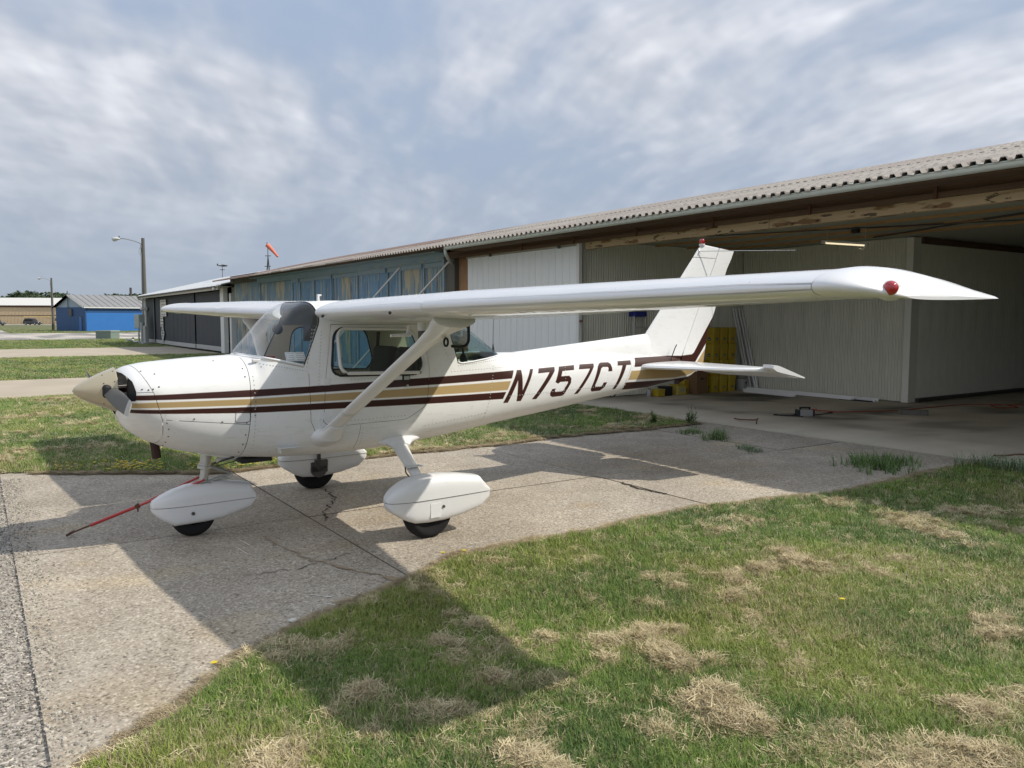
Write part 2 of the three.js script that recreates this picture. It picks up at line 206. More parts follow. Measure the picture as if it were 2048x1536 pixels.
function skinTris(x0, x1, dx, na, side, inset = 0) {
  const nx = Math.round((x1 - x0) / dx), P = [];
  for (let i = 0; i <= nx; i++) { const row = []; for (let j = 0; j <= na; j++) { const a = -PI / 2 + PI * j / na, p = fusPoint(x0 + (x1 - x0) * i / nx, a), n = j === 0 ? [0, -1, 0] : j === na ? (() => { const q = fusN(p[0], p[1] - 1e-4, 0.004); q[2] = 0; return q; })() : fusN(...p); row.push([p[0] - n[0] * inset, p[1] - n[1] * inset, side * (p[2] - n[2] * inset), n[0], n[1], side * n[2]]); } P.push(row); }
  const T = []; for (let i = 0; i < nx; i++) for (let j = 0; j < na; j++) { const a = P[i][j], b = P[i + 1][j], c = P[i + 1][j + 1], d = P[i][j + 1]; side > 0 ? T.push([a, b, c], [a, c, d]) : T.push([a, c, b], [a, d, c]); }
  return T;
}
function split(T, poly) {                         // cut triangles by a convex outline in the side view: [inside, outside]
  let area = 0; poly.forEach((p, i) => { const q = poly[(i + 1) % poly.length]; area += p[0] * q[1] - q[0] * p[1]; });
  const Q = area > 0 ? poly : [...poly].reverse(), bx = [min(...Q.map((p) => p[0])), max(...Q.map((p) => p[0])), min(...Q.map((p) => p[1])), max(...Q.map((p) => p[1]))], IN = [], OUT = [];
  const clip = (pl, a, b, keep) => { const d = (p) => keep * ((b[0] - a[0]) * (p[1] - a[1]) - (b[1] - a[1]) * (p[0] - a[0])), r = []; pl.forEach((p, i) => { const q = pl[(i + 1) % pl.length], dp = d(p), dq = d(q); if (dp >= 0) r.push(p); if ((dp > 0 && dq < 0) || (dp < 0 && dq > 0)) { const t = dp / (dp - dq); r.push(p.map((x, k) => x + (q[k] - x) * t)); } }); return r; };
  const fan = (pl, to) => { for (let i = 1; i + 1 < pl.length; i++) to.push([pl[0], pl[i], pl[i + 1]]); };
  for (const t of T) {
    const xs = t.map((p) => p[0]), ys = t.map((p) => p[1]);
    if (max(...xs) < bx[0] || min(...xs) > bx[1] || max(...ys) < bx[2] || min(...ys) > bx[3]) { OUT.push(t); continue; }
    let cur = t;
    for (let i = 0; i < Q.length && cur.length > 2; i++) { const a = Q[i], b = Q[(i + 1) % Q.length]; const o = clip(cur, a, b, -1); if (o.length > 2) fan(o, OUT); cur = clip(cur, a, b, 1); }
    if (cur.length > 2) fan(cur, IN);
  }
  return [IN, OUT];
}
function geoOf(T) { const p = [], n = []; for (const t of T) for (const v of t) { p.push(v[0], v[1], v[2]); n.push(v[3], v[4], v[5]); } const g = new THREE.BufferGeometry(); g.setAttribute('position', new THREE.Float32BufferAttribute(p, 3)); g.setAttribute('normal', new THREE.Float32BufferAttribute(n, 3)); return liveryUV(g); }
const rounded = (pts, r, n = 5) => { const o = []; pts.forEach((p, i) => { const a = pts[(i + pts.length - 1) % pts.length], b = pts[(i + 1) % pts.length], la = hypot(a[0] - p[0], a[1] - p[1]), lb = hypot(b[0] - p[0], b[1] - p[1]), R_ = min(r, la * 0.45, lb * 0.45), s = [p[0] + (a[0] - p[0]) * R_ / la, p[1] + (a[1] - p[1]) * R_ / la], e = [p[0] + (b[0] - p[0]) * R_ / lb, p[1] + (b[1] - p[1]) * R_ / lb]; for (let k = 0; k <= n; k++) { const t = k / n; o.push([s[0] * (1 - t) ** 2 + 2 * p[0] * t * (1 - t) + e[0] * t * t, s[1] * (1 - t) ** 2 + 2 * p[1] * t * (1 - t) + e[1] * t * t]); } }); return o; };
const grow = (pts, d) => { const c = [0, 1].map((k) => pts.reduce((s, p) => s + p[k], 0) / pts.length), w = max(...pts.map((p) => abs(p[0] - c[0]))), h = max(...pts.map((p) => abs(p[1] - c[1]))); return pts.map((p) => [c[0] + (p[0] - c[0]) * (1 + d / w), c[1] + (p[1] - c[1]) * (1 + d / h)]); };
const lineQuad = (a, b, w) => { const l = hypot(b[0] - a[0], b[1] - a[1]), nx = -(b[1] - a[1]) / l * w / 2, ny = (b[0] - a[0]) / l * w / 2; return [[a[0] + nx, a[1] + ny], [b[0] + nx, b[1] + ny], [b[0] - nx, b[1] - ny], [a[0] - nx, a[1] - ny]]; };

const WS = [[0.105, 1.462], [0.49, 1.372], [0.635, 1.70], [0.655, 1.78], [0.60, 1.95], [0.05, 1.95]];
const RW = rounded([[1.885, 1.70], [1.975, 1.355], [2.02, 1.34], [2.32, 1.372], [2.625, 1.412], [2.66, 1.75], [1.96, 1.75]], 0.02, 2);
const DW = rounded([[0.765, 1.672], [0.722, 1.28], [1.53, 1.262], [1.585, 1.345], [1.495, 1.66]], 0.10);
const DOOR = rounded([[0.708, 1.70], [0.672, 1.25], [0.62, 0.93], [0.70, 0.862], [1.42, 0.872], [1.62, 0.985], [1.66, 1.3], [1.60, 1.70]], 0.05);
const INTAKE = [[-0.86, 1.37], [-0.79, 1.345], [-0.752, 1.29], [-0.737, 1.21], [-0.745, 1.15], [-0.86, 1.14]];
const SEAMS = [lineQuad([0.066, 1.44], [0.05, 0.99], 0.0042), lineQuad([0.05, 0.99], [0.022, 0.655], 0.0042),
  lineQuad([-0.71, 1.393], [-0.628, 1.205], 0.0036), lineQuad([-0.628, 1.205], [-0.575, 1.0], 0.0036), lineQuad([-0.575, 1.0], [-0.56, 0.86], 0.0036), lineQuad([-0.56, 0.86], [-0.585, 0.79], 0.0036),
  lineQuad([-0.735, 1.212], [-0.63, 1.212], 0.0036), lineQuad([-0.572, 1.005], [0.048, 0.93], 0.0042), lineQuad([0.53, 1.31], [0.535, 0.92], 0.0036), lineQuad([0.535, 0.92], [0.575, 0.83], 0.0036), lineQuad([0.49, 1.36], [0.07, 1.455], 0.0036),
  lineQuad([0.98, 0.86], [0.96, 0.63], 0.003), lineQuad([4.52, 1.36], [4.25, 0.88], 0.0036)];
const glassTris = { windshield: [], rear: [] };
for (const s of [1, -1]) {
  let T = [...skinTris(-0.815, -0.7, 0.012, 60, s), ...skinTris(-0.7, 0.08, 0.03, 60, s), ...skinTris(0.08, 0.7, 0.014, 72, s), ...skinTris(0.7, 2.7, 0.03, 72, s), ...skinTris(2.7, 5.43, 0.06, 48, s)];
  const front = []; for (let j = 0; j < 60; j++) { const a = fusPoint(-0.815, -PI / 2 + PI * j / 60), b = fusPoint(-0.815, -PI / 2 + PI * (j + 1) / 60), k = (p) => [p[0], p[1], s * p[2], -1, 0, 0]; front.push([[-0.815, 1.17, 0, -1, 0, 0], k(a), k(b)]); }
  T.push(...front);
  let a; [a, T] = split(T, WS); glassTris.windshield.push(...a);
  [a, T] = split(T, RW); glassTris.rear.push(...a);
  [, T] = split(T, INTAKE);
  for (const q of SEAMS) [, T] = split(T, q);
  let door; [door, T] = split(T, grow(DOOR, 0.004)); [door] = split(door, DOOR);
  let win; [win, door] = split(door, DW);
  part('fuselage', geoOf(T), SKIN[s], plane);
  const d = piece('door', plane); part('door_skin', geoOf(door), SKIN[s], d);
  if (s < 0) part('door_window', geoOf(win), M.tint, d);
  const zc = (x, y, o = 0) => s * (zAt(x, y) + o);
  part('window_seal', tube(DW.map((p) => [p[0], p[1], zc(p[0], p[1], 0)]), s > 0 ? 0.011 : 0.006, 80, 6, true), M.black, d);
  if (s > 0) {
    // the window is hinged along its top edge and stands open
    const ang = 0.20, hinge = [1.665, zAt(1.1, 1.665) + 0.012], open = (p) => { const dy = p[1] - hinge[0], z0 = zAt(p[0], p[1]) - zAt(1.1, 1.665); return [p[0], hinge[0] + dy * cos(ang) , hinge[1] - dy * sin(ang) + z0 * 0.9]; };
    const pane = rounded([[0.79, 1.668], [0.77, 1.295], [1.53, 1.275], [1.575, 1.35], [1.495, 1.658]], 0.09), o = pane.map(open);
    part('window_frame', tube(o, 0.0145, 90, 8, true), M.trim, d);
    const c = [0, 1, 2].map((k) => o.reduce((q, p) => q + p[k], 0) / o.length), pos = []; o.forEach((p, i) => pos.push(...c, ...p, ...o[(i + 1) % o.length])); const g = new THREE.BufferGeometry(); g.setAttribute('position', new THREE.Float32BufferAttribute(pos, 3)); g.computeVertexNormals();
    part('window_pane', boxUV(g), M.tint, d);
    part('stay_arm', rod([0.80, 1.42, 0.5], open([0.80, 1.42]), 0.004), M.black, d);
    for (const [x, y] of [[0.675, 1.235], [0.628, 0.955]]) part('hinge', [rbox(x - 0.03, x + 0.035, y - 0.03, y + 0.03, zAt(x, y) - 0.004, zAt(x, y) + 0.006, 0.003), ...[[-0.015, -0.015], [-0.015, 0.015], [0.015, -0.015], [0.015, 0.015]].map(([u, v]) => ball(x + u, y + v, zAt(x, y) + 0.006, 0.004, 6))], M.white, d);
    part('door_handle', [rbox(1.38, 1.455, 1.20, 1.262, zAt(1.4, 1.23) - 0.005, zAt(1.4, 1.23) + 0.006, 0.004)], M.black, d);
    part('handle_paddle', [rbox(1.392, 1.446, 1.218, 1.252, zAt(1.4, 1.23) + 0.004, zAt(1.4, 1.23) + 0.014, 0.004)], M.steel, d);
    part('lock', new THREE.CylinderGeometry(0.012, 0.012, 0.012, 12).rotateX(PI / 2).translate(1.425, 1.165, zAt(1.42, 1.165) + 0.004), M.steel, d);
  }
  // lining of the cabin, a little inside the skin
  let L = skinTris(0.13, 2.6, 0.045, 40, s, 0.022); for (const q of [WS, grow(RW, 0.01), grow(DW, 0.012)]) [, L] = split(L, q);
  let low; [low, L] = split(L, [[0, 0.4], [3, 0.4], [3, 1.2], [0, 1.2]]);
  let roof_; [roof_, L] = split(L, [[0, 1.69], [3, 1.69], [3, 2.2], [0, 2.2]]); part('headliner', geoOf(roof_), M.headliner, plane); part('cabin_lining', geoOf(L), M.tan, plane); part('cabin_floor_lining', geoOf(low), M.cabin, plane);
}
part('windshield', geoOf(glassTris.windshield), M.glass, plane); part('rear_window', geoOf(glassTris.rear), M.tint, plane);
const edge = (pts, r, m, n) => { for (const s of [1, -1]) part(n, tube(pts.map((p) => [p[0], p[1], s * zAt(p[0], p[1])]), r, 40, 6), m, plane); };
edge([[0.108, 1.461], [0.2, 1.44], [0.3, 1.418], [0.4, 1.394], [0.488, 1.373]], 0.010, M.white, 'windshield_base');
edge([[0.49, 1.372], [0.56, 1.53], [0.635, 1.70], [0.65, 1.76]], 0.005, M.black, 'windshield_edge');
part('windshield_top_edge', tube(Array.from({ length: 21 }, (_, i) => { const y = 1.79 + 0.097 * sin(i / 20 * PI), z = cos(i / 20 * PI) * 0.42; return [0.652 - 0.045 * sin(i / 20 * PI), 0, z]; }).map((p) => { let lo = 1.5, hi = sec(p[0])[1]; for (let k = 0; k < 30; k++) { const m = (lo + hi) / 2; zAt(p[0], m) > abs(p[2]) ? lo = m : hi = m; } return [p[0], lo, p[2]]; }), 0.006, 60, 6), M.black, plane);
edge([[1.975, 1.355], [2.02, 1.342], [2.15, 1.352], [2.32, 1.372], [2.5, 1.395], [2.62, 1.41]], 0.009, M.white, 'rear_window_base');
edge([[1.885, 1.70], [1.93, 1.53], [1.974, 1.358]], 0.004, M.black, 'rear_window_edge');
// intake interior and cowl details
part('engine_baffle', mv(new THREE.CylinderGeometry(1, 1, 0.02, 32).rotateZ(PI / 2).scale(1, 0.185, 0.34), -0.66, 1.17, 0), M.black, plane);
{
  const sc = []; const at = (x, y) => sc.push(ball(x, y, zAt(x, y), 0.0065, 7));
  for (const [x, y] of [[-0.70, 1.235], [-0.66, 1.23], [-0.63, 1.235], [-0.68, 1.36], [-0.60, 1.34], [-0.59, 1.25], [-0.545, 0.98], [-0.53, 0.93], [-0.525, 0.87], [-0.53, 0.82], [-0.53, 0.785], [-0.36, 1.0], [-0.16, 0.965], [0.02, 0.945], [0.015, 0.85], [0.005, 0.77], [-0.005, 0.70], [0.03, 1.3], [0.03, 1.36], [-0.15, 1.42], [0.09, 1.11], [0.09, 1.06], [0.085, 1.0]]) at(x, y);
  part('cowl_screws', sc, M.screw, plane);
  const rv = []; const row = (a, b, n) => { for (let i = 0; i < n; i++) { const t = i / (n - 1), x = lerp(a[0], b[0], t), y = lerp(a[1], b[1], t); rv.push([x, y, zAt(x, y)]); } };
  row([0.58, 1.66], [0.51, 1.33], 12); row([0.655, 1.64], [0.61, 1.22], 16); row([0.525, 1.4], [0.6, 1.66], 10); row([0.12, 1.405], [0.48, 1.335], 18); row([1.72, 1.66], [1.9, 1.36], 12); row([1.98, 1.32], [2.55, 1.365], 22); row([0.09, 1.3], [0.08, 0.7], 20); row([1.9, 1.27], [2.7, 1.29], 24); row([0.9, 1.24], [1.3, 1.245], 14); row([1.0, 0.83], [1.0, 0.66], 8); row([2.4, 1.3], [2.3, 0.8], 18); row([3.4, 1.33], [3.33, 0.85], 18); row([2.6, 1.0], [4.2, 1.02], 50); row([1.62, 0.8], [2.3, 0.86], 18); row([0.75, 0.9], [1.4, 0.905], 20); row([4.55, 1.33], [4.3, 0.93], 16);
  const g = new THREE.SphereGeometry(0.005, 6, 4), im = new THREE.InstancedMesh(g, std(lin(0.5, 0.5, 0.49), 0.5), rv.length), m4 = new THREE.Matrix4(); rv.forEach((p, i) => im.setMatrixAt(i, m4.makeTranslation(...p))); im.name = 'rivets'; im.userData.kind = 'stuff'; plane.add(im);
}
part('cowl_flap_door', [tube([[-0.06, 1.03, 0], [-0.06, 0.955, 0], [0.04, 0.955, 0], [0.04, 1.03, 0], [-0.06, 1.03, 0]].map((p) => [p[0] + 0.0, p[1], zAt(p[0], p[1]) + 0.0005]), 0.0022, 40, 5)], M.darksteel, plane);
part('air_scoop', [rbox(0.11, 0.225, 1.405, 1.432, zAt(0.16, 1.42) - 0.02, zAt(0.16, 1.42) + 0.008, 0.008)], M.trim, plane);
part('step_bracket', [rbox(0.27, 0.44, 0.716, 0.722, 0.44, 0.515, 0.002), rbox(0.275, 0.285, 0.68, 0.718, 0.44, 0.505, 0.002)], M.trim, plane);
part('exhaust_pipe', [rod([-0.545, 0.80, -0.02], [-0.53, 0.655, -0.02], 0.034, 0.034, 14)], std(lin(0.06, 0.035, 0.028), 0.8, 0.4), plane);
// spinner and propeller
{
  const prof = []; for (let i = 0; i <= 26; i++) { const t = i / 26; prof.push(new THREE.Vector2(max(0.001, 0.168 * pow(t, 0.62) * (1 - 0.06 * (1 - t))), -0.28 * (1 - t))); }
  prof.push(new THREE.Vector2(0.168, 0.004), new THREE.Vector2(0.15, 0.008), new THREE.Vector2(0.001, 0.008));
  const sp = piece('propeller', plane, [-0.822, 1.215, 0]);
  part('spinner', new THREE.LatheGeometry(prof, 48).rotateZ(-PI / 2), M.spinner, sp);
  const sc = []; for (const x of [-0.015, -0.085]) for (let k = 0; k < 10; k++) { const a = k / 10 * 2 * PI + 0.5, r = 0.168 * pow(1 + x / 0.28, 0.62) * (1 + 0.06 * x / 0.28) - 0.001; sc.push(ball(x, r * cos(a), r * sin(a), 0.006, 6)); } part('spinner_screws', sc, M.screw, sp);
  for (const s of [1, -1]) {
    const rings = []; for (let i = 0; i <= 14; i++) { const t = i / 14, r = 0.10 + 0.765 * t, ch = (0.085 + 0.045 * sin(min(1, t * 1.5) * PI / 2) - 0.025 * t) * (t > 0.93 ? 0.86 : 1), th = 0.035 * (1 - 0.75 * t), tw = 1.0 - 0.72 * t, ring = []; for (let k = 0; k < 14; k++) { const a = k / 14 * 2 * PI, u = cos(a) * ch / 2, v = sin(a) * th / 2 * (0.6 + 0.4 * cos(a)); ring.push([-0.055 + (u * sin(tw) - v * cos(tw)), s * (-0.075 * t) + s * (u * cos(tw) + v * sin(tw)) * 1, s * r]); } rings.push(ring); }
    const b = part('blade', solid(rings.slice(0, 13)), M.blade, sp); part('blade_tip', solid(rings.slice(12)), std(lin(0.42, 0.41, 0.37), 0.5), b);
    part('blade_opening', rbox(-0.10, 0.002, -0.055, 0.05, s * 0.105 - 0.045, s * 0.105 + 0.045, 0.03), M.black, sp);
  }
}
// wings
const naca = (x, t) => 5 * t * (0.2969 * sqrt(x) - 0.126 * x - 0.3516 * x * x + 0.2843 * x ** 3 - 0.1036 * x ** 4), camb = (x) => x < 0.4 ? 0.02 / 0.16 * (0.8 * x - x * x) : 0.02 / 0.36 * (0.2 + 0.8 * x - x * x);
function wingAt(z) { const t = clamp((z - 2.13) / (4.85 - 2.13)); return { le: 0.6 + 0.14 * t, ch: 1.626 - 0.57 * t, y: 1.80 + 0.0172 * (z - 0.5) }; }
function foil(z, c0, c1, s, n = 22, up = 1, tk = 0.12, le, chord, droop = 0) {
  const w = wingAt(min(z, 4.85)), L = le ?? w.le, C = chord ?? w.ch, y0 = 1.80 + 0.0172 * (z - 0.5) + droop, o = [];
  const P = (x, sg) => { const y = camb(x) * up + sg * naca(x, tk) * (sg > 0 ? up : 1); return [L + x * C, y0 + y * C - x * C * lerp(0.026, -0.004, clamp((z - 2) / 3)), s * z]; };
  const cs = (i) => c0 + (c1 - c0) * (1 - cos(i / n * PI / (c0 > 0 ? 1 : 2))) / (c0 > 0 ? 2 : 1);
  for (let i = n; i >= 0; i--) o.push(P(c0 > 0 ? c0 + (c1 - c0) * i / n : cs(i), 1));
  for (let i = c0 > 0 ? 0 : 1; i <= n; i++) o.push(P(c0 > 0 ? c0 + (c1 - c0) * i / n : cs(i), -1));
  return o;
}
const seq = (a, b, n) => Array.from({ length: n + 1 }, (_, i) => a + (b - a) * i / n);
for (const s of [1, -1]) {
  const w = piece('wing', plane, [0, 0, 0], 0.02);
  part('wing_root_panel', solid(seq(0.465, 2.125, 6).map((z) => foil(z, 0, 0.745, s))), M.wing, w);
  part('wing_outer_panel', solid(seq(2.131, 4.845, 8).map((z) => foil(z, 0, 0.745, s))), M.wing, w);
  part('wing_root_edge', solid([0.465, 0.60].map((z) => foil(z, 0.745, 1, s, 8))), M.white, w);
  part('flap', solid(seq(0.61, 2.12, 4).map((z) => foil(z, 0.752, 1, s, 8))), M.white, w);
  part('aileron', solid(seq(2.14, 4.70, 5).map((z) => foil(z, 0.752, 1, s, 8))), M.white, w);
  part('wing_tip_edge', solid([4.71, 4.845].map((z) => foil(z, 0.745, 1, s, 8))), M.white, w);
  const tips = [[4.852, 0, 1.02, 0.12, 0], [4.90, 0.004, 1.03, 0.122, 0], [4.95, 0.03, 1.0, 0.118, -0.003], [5.0, 0.09, 0.92, 0.105, -0.010], [5.04, 0.17, 0.72, 0.085, -0.020], [5.07, 0.27, 0.44, 0.06, -0.032], [5.085, 0.36, 0.2, 0.035, -0.042]];
  part('wing_tip', solid(tips.map(([z, dl, up, tk, dr]) => foil(z, 0, 1, s, 22, up, tk, 0.737 + dl * 0.8, 1.062 - dl * 0.8 + (z - 4.85) * 0.24, dr))), M.white, w);
  const nl = piece('nav_light', w);
  part('lens', mv(new THREE.SphereGeometry(0.029, 20, 14).scale(1.05, 1, 1), 0.945, 1.868, s * 5.058), s > 0 ? M.lens : new THREE.MeshPhysicalMaterial({ color: lin(0.01, 0.25, 0.08), roughness: 0.12 }), nl);
  part('lamp_base', mv(new THREE.SphereGeometry(0.05, 20, 12).scale(2.0, 0.85, 0.75), 1.01, 1.862, s * 5.022), M.trim, nl);
  // lift strut with fairings
  const a = [0.665, 0.80, 0.49], b = [0.93, 1.715, 1.96], lens = (c, ch, th) => { const o = []; for (let k = 0; k < 20; k++) { const q = k / 20 * 2 * PI; o.push([c[0] + cos(q) * ch / 2, c[1] + sin(q) * th / 2 * 0.85, s * (c[2] - sin(q) * th / 2 * 0.53)]); } return o; };
  const along = (t) => a.map((v, i) => lerp(v, b[i], t)), st = piece('wing_strut', plane);
  part('strut_tube', solid([0.03, 0.5, 0.985].map((t) => lens(along(t), lerp(0.135, 0.15, t), 0.062))), M.white, st);
  part('lower_cuff', solid([[-0.02, 0.29, 0.22], [0.0, 0.285, 0.215], [0.025, 0.215, 0.135], [0.05, 0.165, 0.085], [0.11, 0.14, 0.07]].map(([t, ch, th], i) => { const c = along(t); return lens([c[0] + 0.02 - t * 0.1, c[1] - 0.02 + t * 0.1, c[2] + (i === 0 ? -0.03 : i === 1 ? 0.002 : 0.006)], ch, th).map((p) => i < 2 ? [p[0], p[1], s * (zAt(p[0], p[1]) + (i ? 0.005 : -0.02))] : p); })), M.white, st);
  part('upper_cuff', solid([[0.86, 0.155, 0.07], [0.93, 0.20, 0.085], [0.97, 0.245, 0.095], [1.0, 0.31, 0.12], [1.03, 0.34, 0.14]].map(([t, ch, th]) => { const c = along(t); return lens([c[0] + (ch - 0.15) * 0.18, c[1] + (t > 0.99 ? 0.005 : 0), c[2]], ch, th); })), M.white, st);
  part('strut_band', solid([0.225, 0.245].map((t) => lens(along(t), 0.141, 0.067))), M.trim, st);
  part('tie_down_ring', new THREE.TorusGeometry(0.028, 0.0075, 8, 20).rotateY(0.5 * s).translate(0.99, 1.585, s * 1.86), M.black, st);
  // rivets along the top skin
  const rv = []; for (const c of [0.07, 0.28]) for (let z = 0.6; z < 4.8; z += 0.09) { const q = wingAt(z); rv.push([q.le + c * q.ch, q.y + (camb(c) + naca(c, 0.12)) * q.ch - c * q.ch * 0.026 - 0.001, s * z]); }
  for (let z = 0.75; z < 4.8; z += 0.76) for (let c = 0.03; c < 0.73; c += 0.035) { const q = wingAt(z); rv.push([q.le + c * q.ch, q.y + (camb(c) + naca(c, 0.12)) * q.ch - c * q.ch * 0.026 - 0.001, s * z]); }
  const im = new THREE.InstancedMesh(new THREE.SphereGeometry(0.0042, 6, 4), M.white, rv.length), m4 = new THREE.Matrix4(); rv.forEach((p, i) => im.setMatrixAt(i, m4.makeTranslation(...p))); im.name = 'rivets'; im.userData.kind = 'stuff'; w.add(im);
}
part('pitot_tube', [rod([1.02, 1.70, 1.28], [1.0, 1.625, 1.28], 0.012), rod([0.86, 1.622, 1.28], [1.03, 1.628, 1.28], 0.011, 0.015)], M.trim, plane);
part('drain_tube', [rod([1.05, 1.71, 1.42], [1.05, 1.55, 1.42], 0.03, 0.03, 14)], M.darksteel, plane); part('tube_collar', [rod([1.05, 1.72, 1.42], [1.05, 1.66, 1.42], 0.034, 0.034, 14)], M.trim, plane);
part('fuel_vent', tube([[1.12, 1.72, 1.95], [1.12, 1.60, 1.95], [1.10, 1.565, 1.95], [1.06, 1.555, 1.95], [0.98, 1.56, 1.95]], 0.0105, 30, 8), M.black, plane);
for (const [z, y] of [[0.60, 1.78], [-0.72, 1.79]]) part('wing_vent', new THREE.SphereGeometry(0.02, 10, 6).scale(0.5, 0.6, 1).translate(0.612, y - 0.01, z), M.black, plane);
part('stall_warning', new THREE.SphereGeometry(0.012, 8, 6).translate(0.605, 1.79, 1.76), M.black, plane);
// tail
const pl = (P, y) => { for (let i = 0; i + 1 < P.length; i++) if (y <= P[i + 1][0]) { const t = clamp((y - P[i][0]) / (P[i + 1][0] - P[i][0])); return lerp(P[i][1], P[i + 1][1], t); } return P[P.length - 1][1]; };
function blade(x0, x1, y, th0, th1, kind, slope = 0) { const o = [], n = 14; const T = (t) => kind === 'fin' ? th0 * (0.18 + 1.1 * sqrt(t) - 0.28 * t) * min(1, t * 30 + 0.0) : lerp(th0, th1, t); for (let i = 0; i <= n; i++) { const t = (i / n) ** 1.6, x = lerp(x0, x1, t); o.push([x, y - (x - 5.82) * slope, T(t) / 2]); } for (let i = n; i >= 0; i--) { const t = (i / n) ** 1.6, x = lerp(x0, x1, t); o.push([x, y - (x - 5.82) * slope, -T(t) / 2]); } return o; }
const finLE = [[1.28, 4.61], [1.57, 4.864], [2.6, 5.763], [2.65, 5.815], [2.665, 5.84]], finTE = [[0.9, 5.405], [1.28, 5.44], [1.34, 5.477], [2.48, 6.068], [2.67, 6.14]], rudTE = [[0.955, 5.42], [1.03, 5.62], [1.1, 5.75], [1.15, 5.87], [1.22, 5.9], [1.42, 5.932], [1.64, 5.985], [1.765, 6.055], [1.84, 6.087], [2.38, 6.312], [2.53, 6.395], [2.66, 6.44]];
const finRing = (y) => blade(pl(finLE, y), pl(finTE, y) - 0.008, y, y > 2.655 ? 0.012 : lerp(0.10, 0.05, (y - 1.28) / 1.4), 0, 'fin', y > 2.5 ? 0.085 * (y - 2.5) / 0.16 : 0);
part('fin', liveryUV(solid(seq(1.28, 2.495, 12).map(finRing))), SKIN[1], plane); part('fin_tip', liveryUV(solid([2.502, 2.56, 2.61, 2.65, 2.662].map(finRing))), SKIN[1], plane);
if (0) part('fin', liveryUV(solid([].map((y) => blade(pl(finLE, y), pl(finTE, y) - 0.004, y, y > 2.655 ? 0.012 : lerp(0.10, 0.05, (y - 1.28) / 1.4), 0, 'fin', y > 2.5 ? 0.085 * (y - 2.5) / 0.16 : 0)))), SKIN[1], plane);
part('rudder', liveryUV(solid(rudTE.map((p) => p[0]).concat([1.5, 2.0, 2.2]).sort((a, b) => a - b).map((y) => blade(pl(finTE, y) + 0.010, max(pl(rudTE, y), pl(finTE, y) + 0.02), y, lerp(0.082, 0.04, (y - 0.95) / 1.7), 0.008, 'rud', y > 2.45 ? 0.085 * (y - 2.45) / 0.2 : 0)))), SKIN[1], plane);
part('dorsal_fin', liveryUV(solid([0, 0.15, 0.4, 0.7, 1].map((t) => { const x = lerp(2.9, 4.885, t), top = lerp(1.403, 1.574, t), bot = sec(x)[1] - 0.03, o = []; const hw = lerp(0.03, 0.035, t); for (let k = 0; k <= 10; k++) { const q = k / 10 * PI; o.push([x, bot + (top - bot) * pow(sin(q), 0.5), cos(q) * (hw + 0.05 * pow(abs(cos(q)), 3))]); } return o; }))), SKIN[1], plane);
part('beacon', new THREE.LatheGeometry([[0.001, 0.062], [0.02, 0.06], [0.03, 0.045], [0.034, 0.0], [0.001, 0]].map((p) => new THREE.Vector2(...p)), 20).translate(5.835, 2.668, 0), M.lens, plane);
part('beacon_base', rod([5.835, 2.645, 0], [5.835, 2.668, 0], 0.036, 0.036, 18), M.trim, plane);
for (const s of [1, -1]) {
  const LE = [[0.05, 4.59], [0.15, 4.6], [0.4, 4.68], [1.1, 4.955], [1.22, 5.03], [1.31, 5.15], [1.36, 5.28]], hz = 5.40;
  part('stabiliser', solid([0.05, 0.15, 0.4, 0.7, 1.1, 1.22, 1.31, 1.355].map((z) => { const l = pl(LE, z), ch = hz - l, o = [], tk = lerp(0.1, 0.062, z / 1.36); for (let i = 16; i >= 0; i--) { const t = (i / 16) ** 1.7; o.push([l + ch * t, 1.2 - 0.0 * z + tk * (0.09 + 0.95 * sqrt(t) - 0.62 * t) * min(1, t * 40), s * z]); } for (let i = 0; i <= 16; i++) { const t = (i / 16) ** 1.7; o.push([l + ch * t, 1.2 - tk * (0.09 + 0.75 * sqrt(t) - 0.5 * t) * min(1, t * 40), s * z]); } return o; })), M.white, plane);
  const el = (z, x0, x1) => { const o = [], d = 0.24, n = 8; const P = (t, sg) => { const x = lerp(x0, x1, t) - 5.42, y = sg * lerp(0.032, 0.004, clamp((x + 0.0) / 0.5)) * (t < 0.02 ? 0.5 : 1); return [5.42 + x * cos(d) + y * sin(d), 1.205 - x * sin(d) + y * cos(d), s * z]; }; for (let i = n; i >= 0; i--) o.push(P(i / n, 1)); for (let i = 0; i <= n; i++) o.push(P(i / n, -1)); return o; };
  part('elevator', solid([el(0.09, 5.41, 5.90), el(0.3, 5.41, 5.98), el(1.355, 5.41, 5.90)]), M.white, plane);
  part('elevator_horn', solid([el(1.37, 5.24, 5.895), el(1.44, 5.26, 5.885), el(1.47, 5.29, 5.87)]), M.white, plane);
}
part('tail_antenna', tube([[5.2, 1.24, 0.1], [5.22, 1.3, 0.1], [5.27, 1.40, 0.1], [5.30, 1.44, 0.1]], 0.006, 12, 6), M.black, plane);
part('whip_antenna', [rod([2.66, 1.40, 0.05], [2.655, 1.50, 0.05], 0.017, 0.004, 8), rod([2.655, 1.50, 0.05], [2.66, 1.76, 0.05], 0.003, 0.002, 5)], M.black, plane);
part('navigation_antenna', [rod([5.77, 2.575, 0.03], [6.86, 2.60, 0.62], 0.005, 0.003, 6), rod([5.77, 2.575, -0.03], [6.6, 2.60, -0.62], 0.005, 0.003, 6), rod([5.77, 2.6, 0], [5.77, 2.55, 0.036], 0.008)], M.steel, plane);
part('roof_antenna', [rod([0.87, 1.89, -0.1], [0.87, 1.965, -0.1], 0.016, 0.012, 8), rod([0.865, 1.955, -0.1], [0.90, 1.957, -0.1], 0.008)], M.trim, plane);
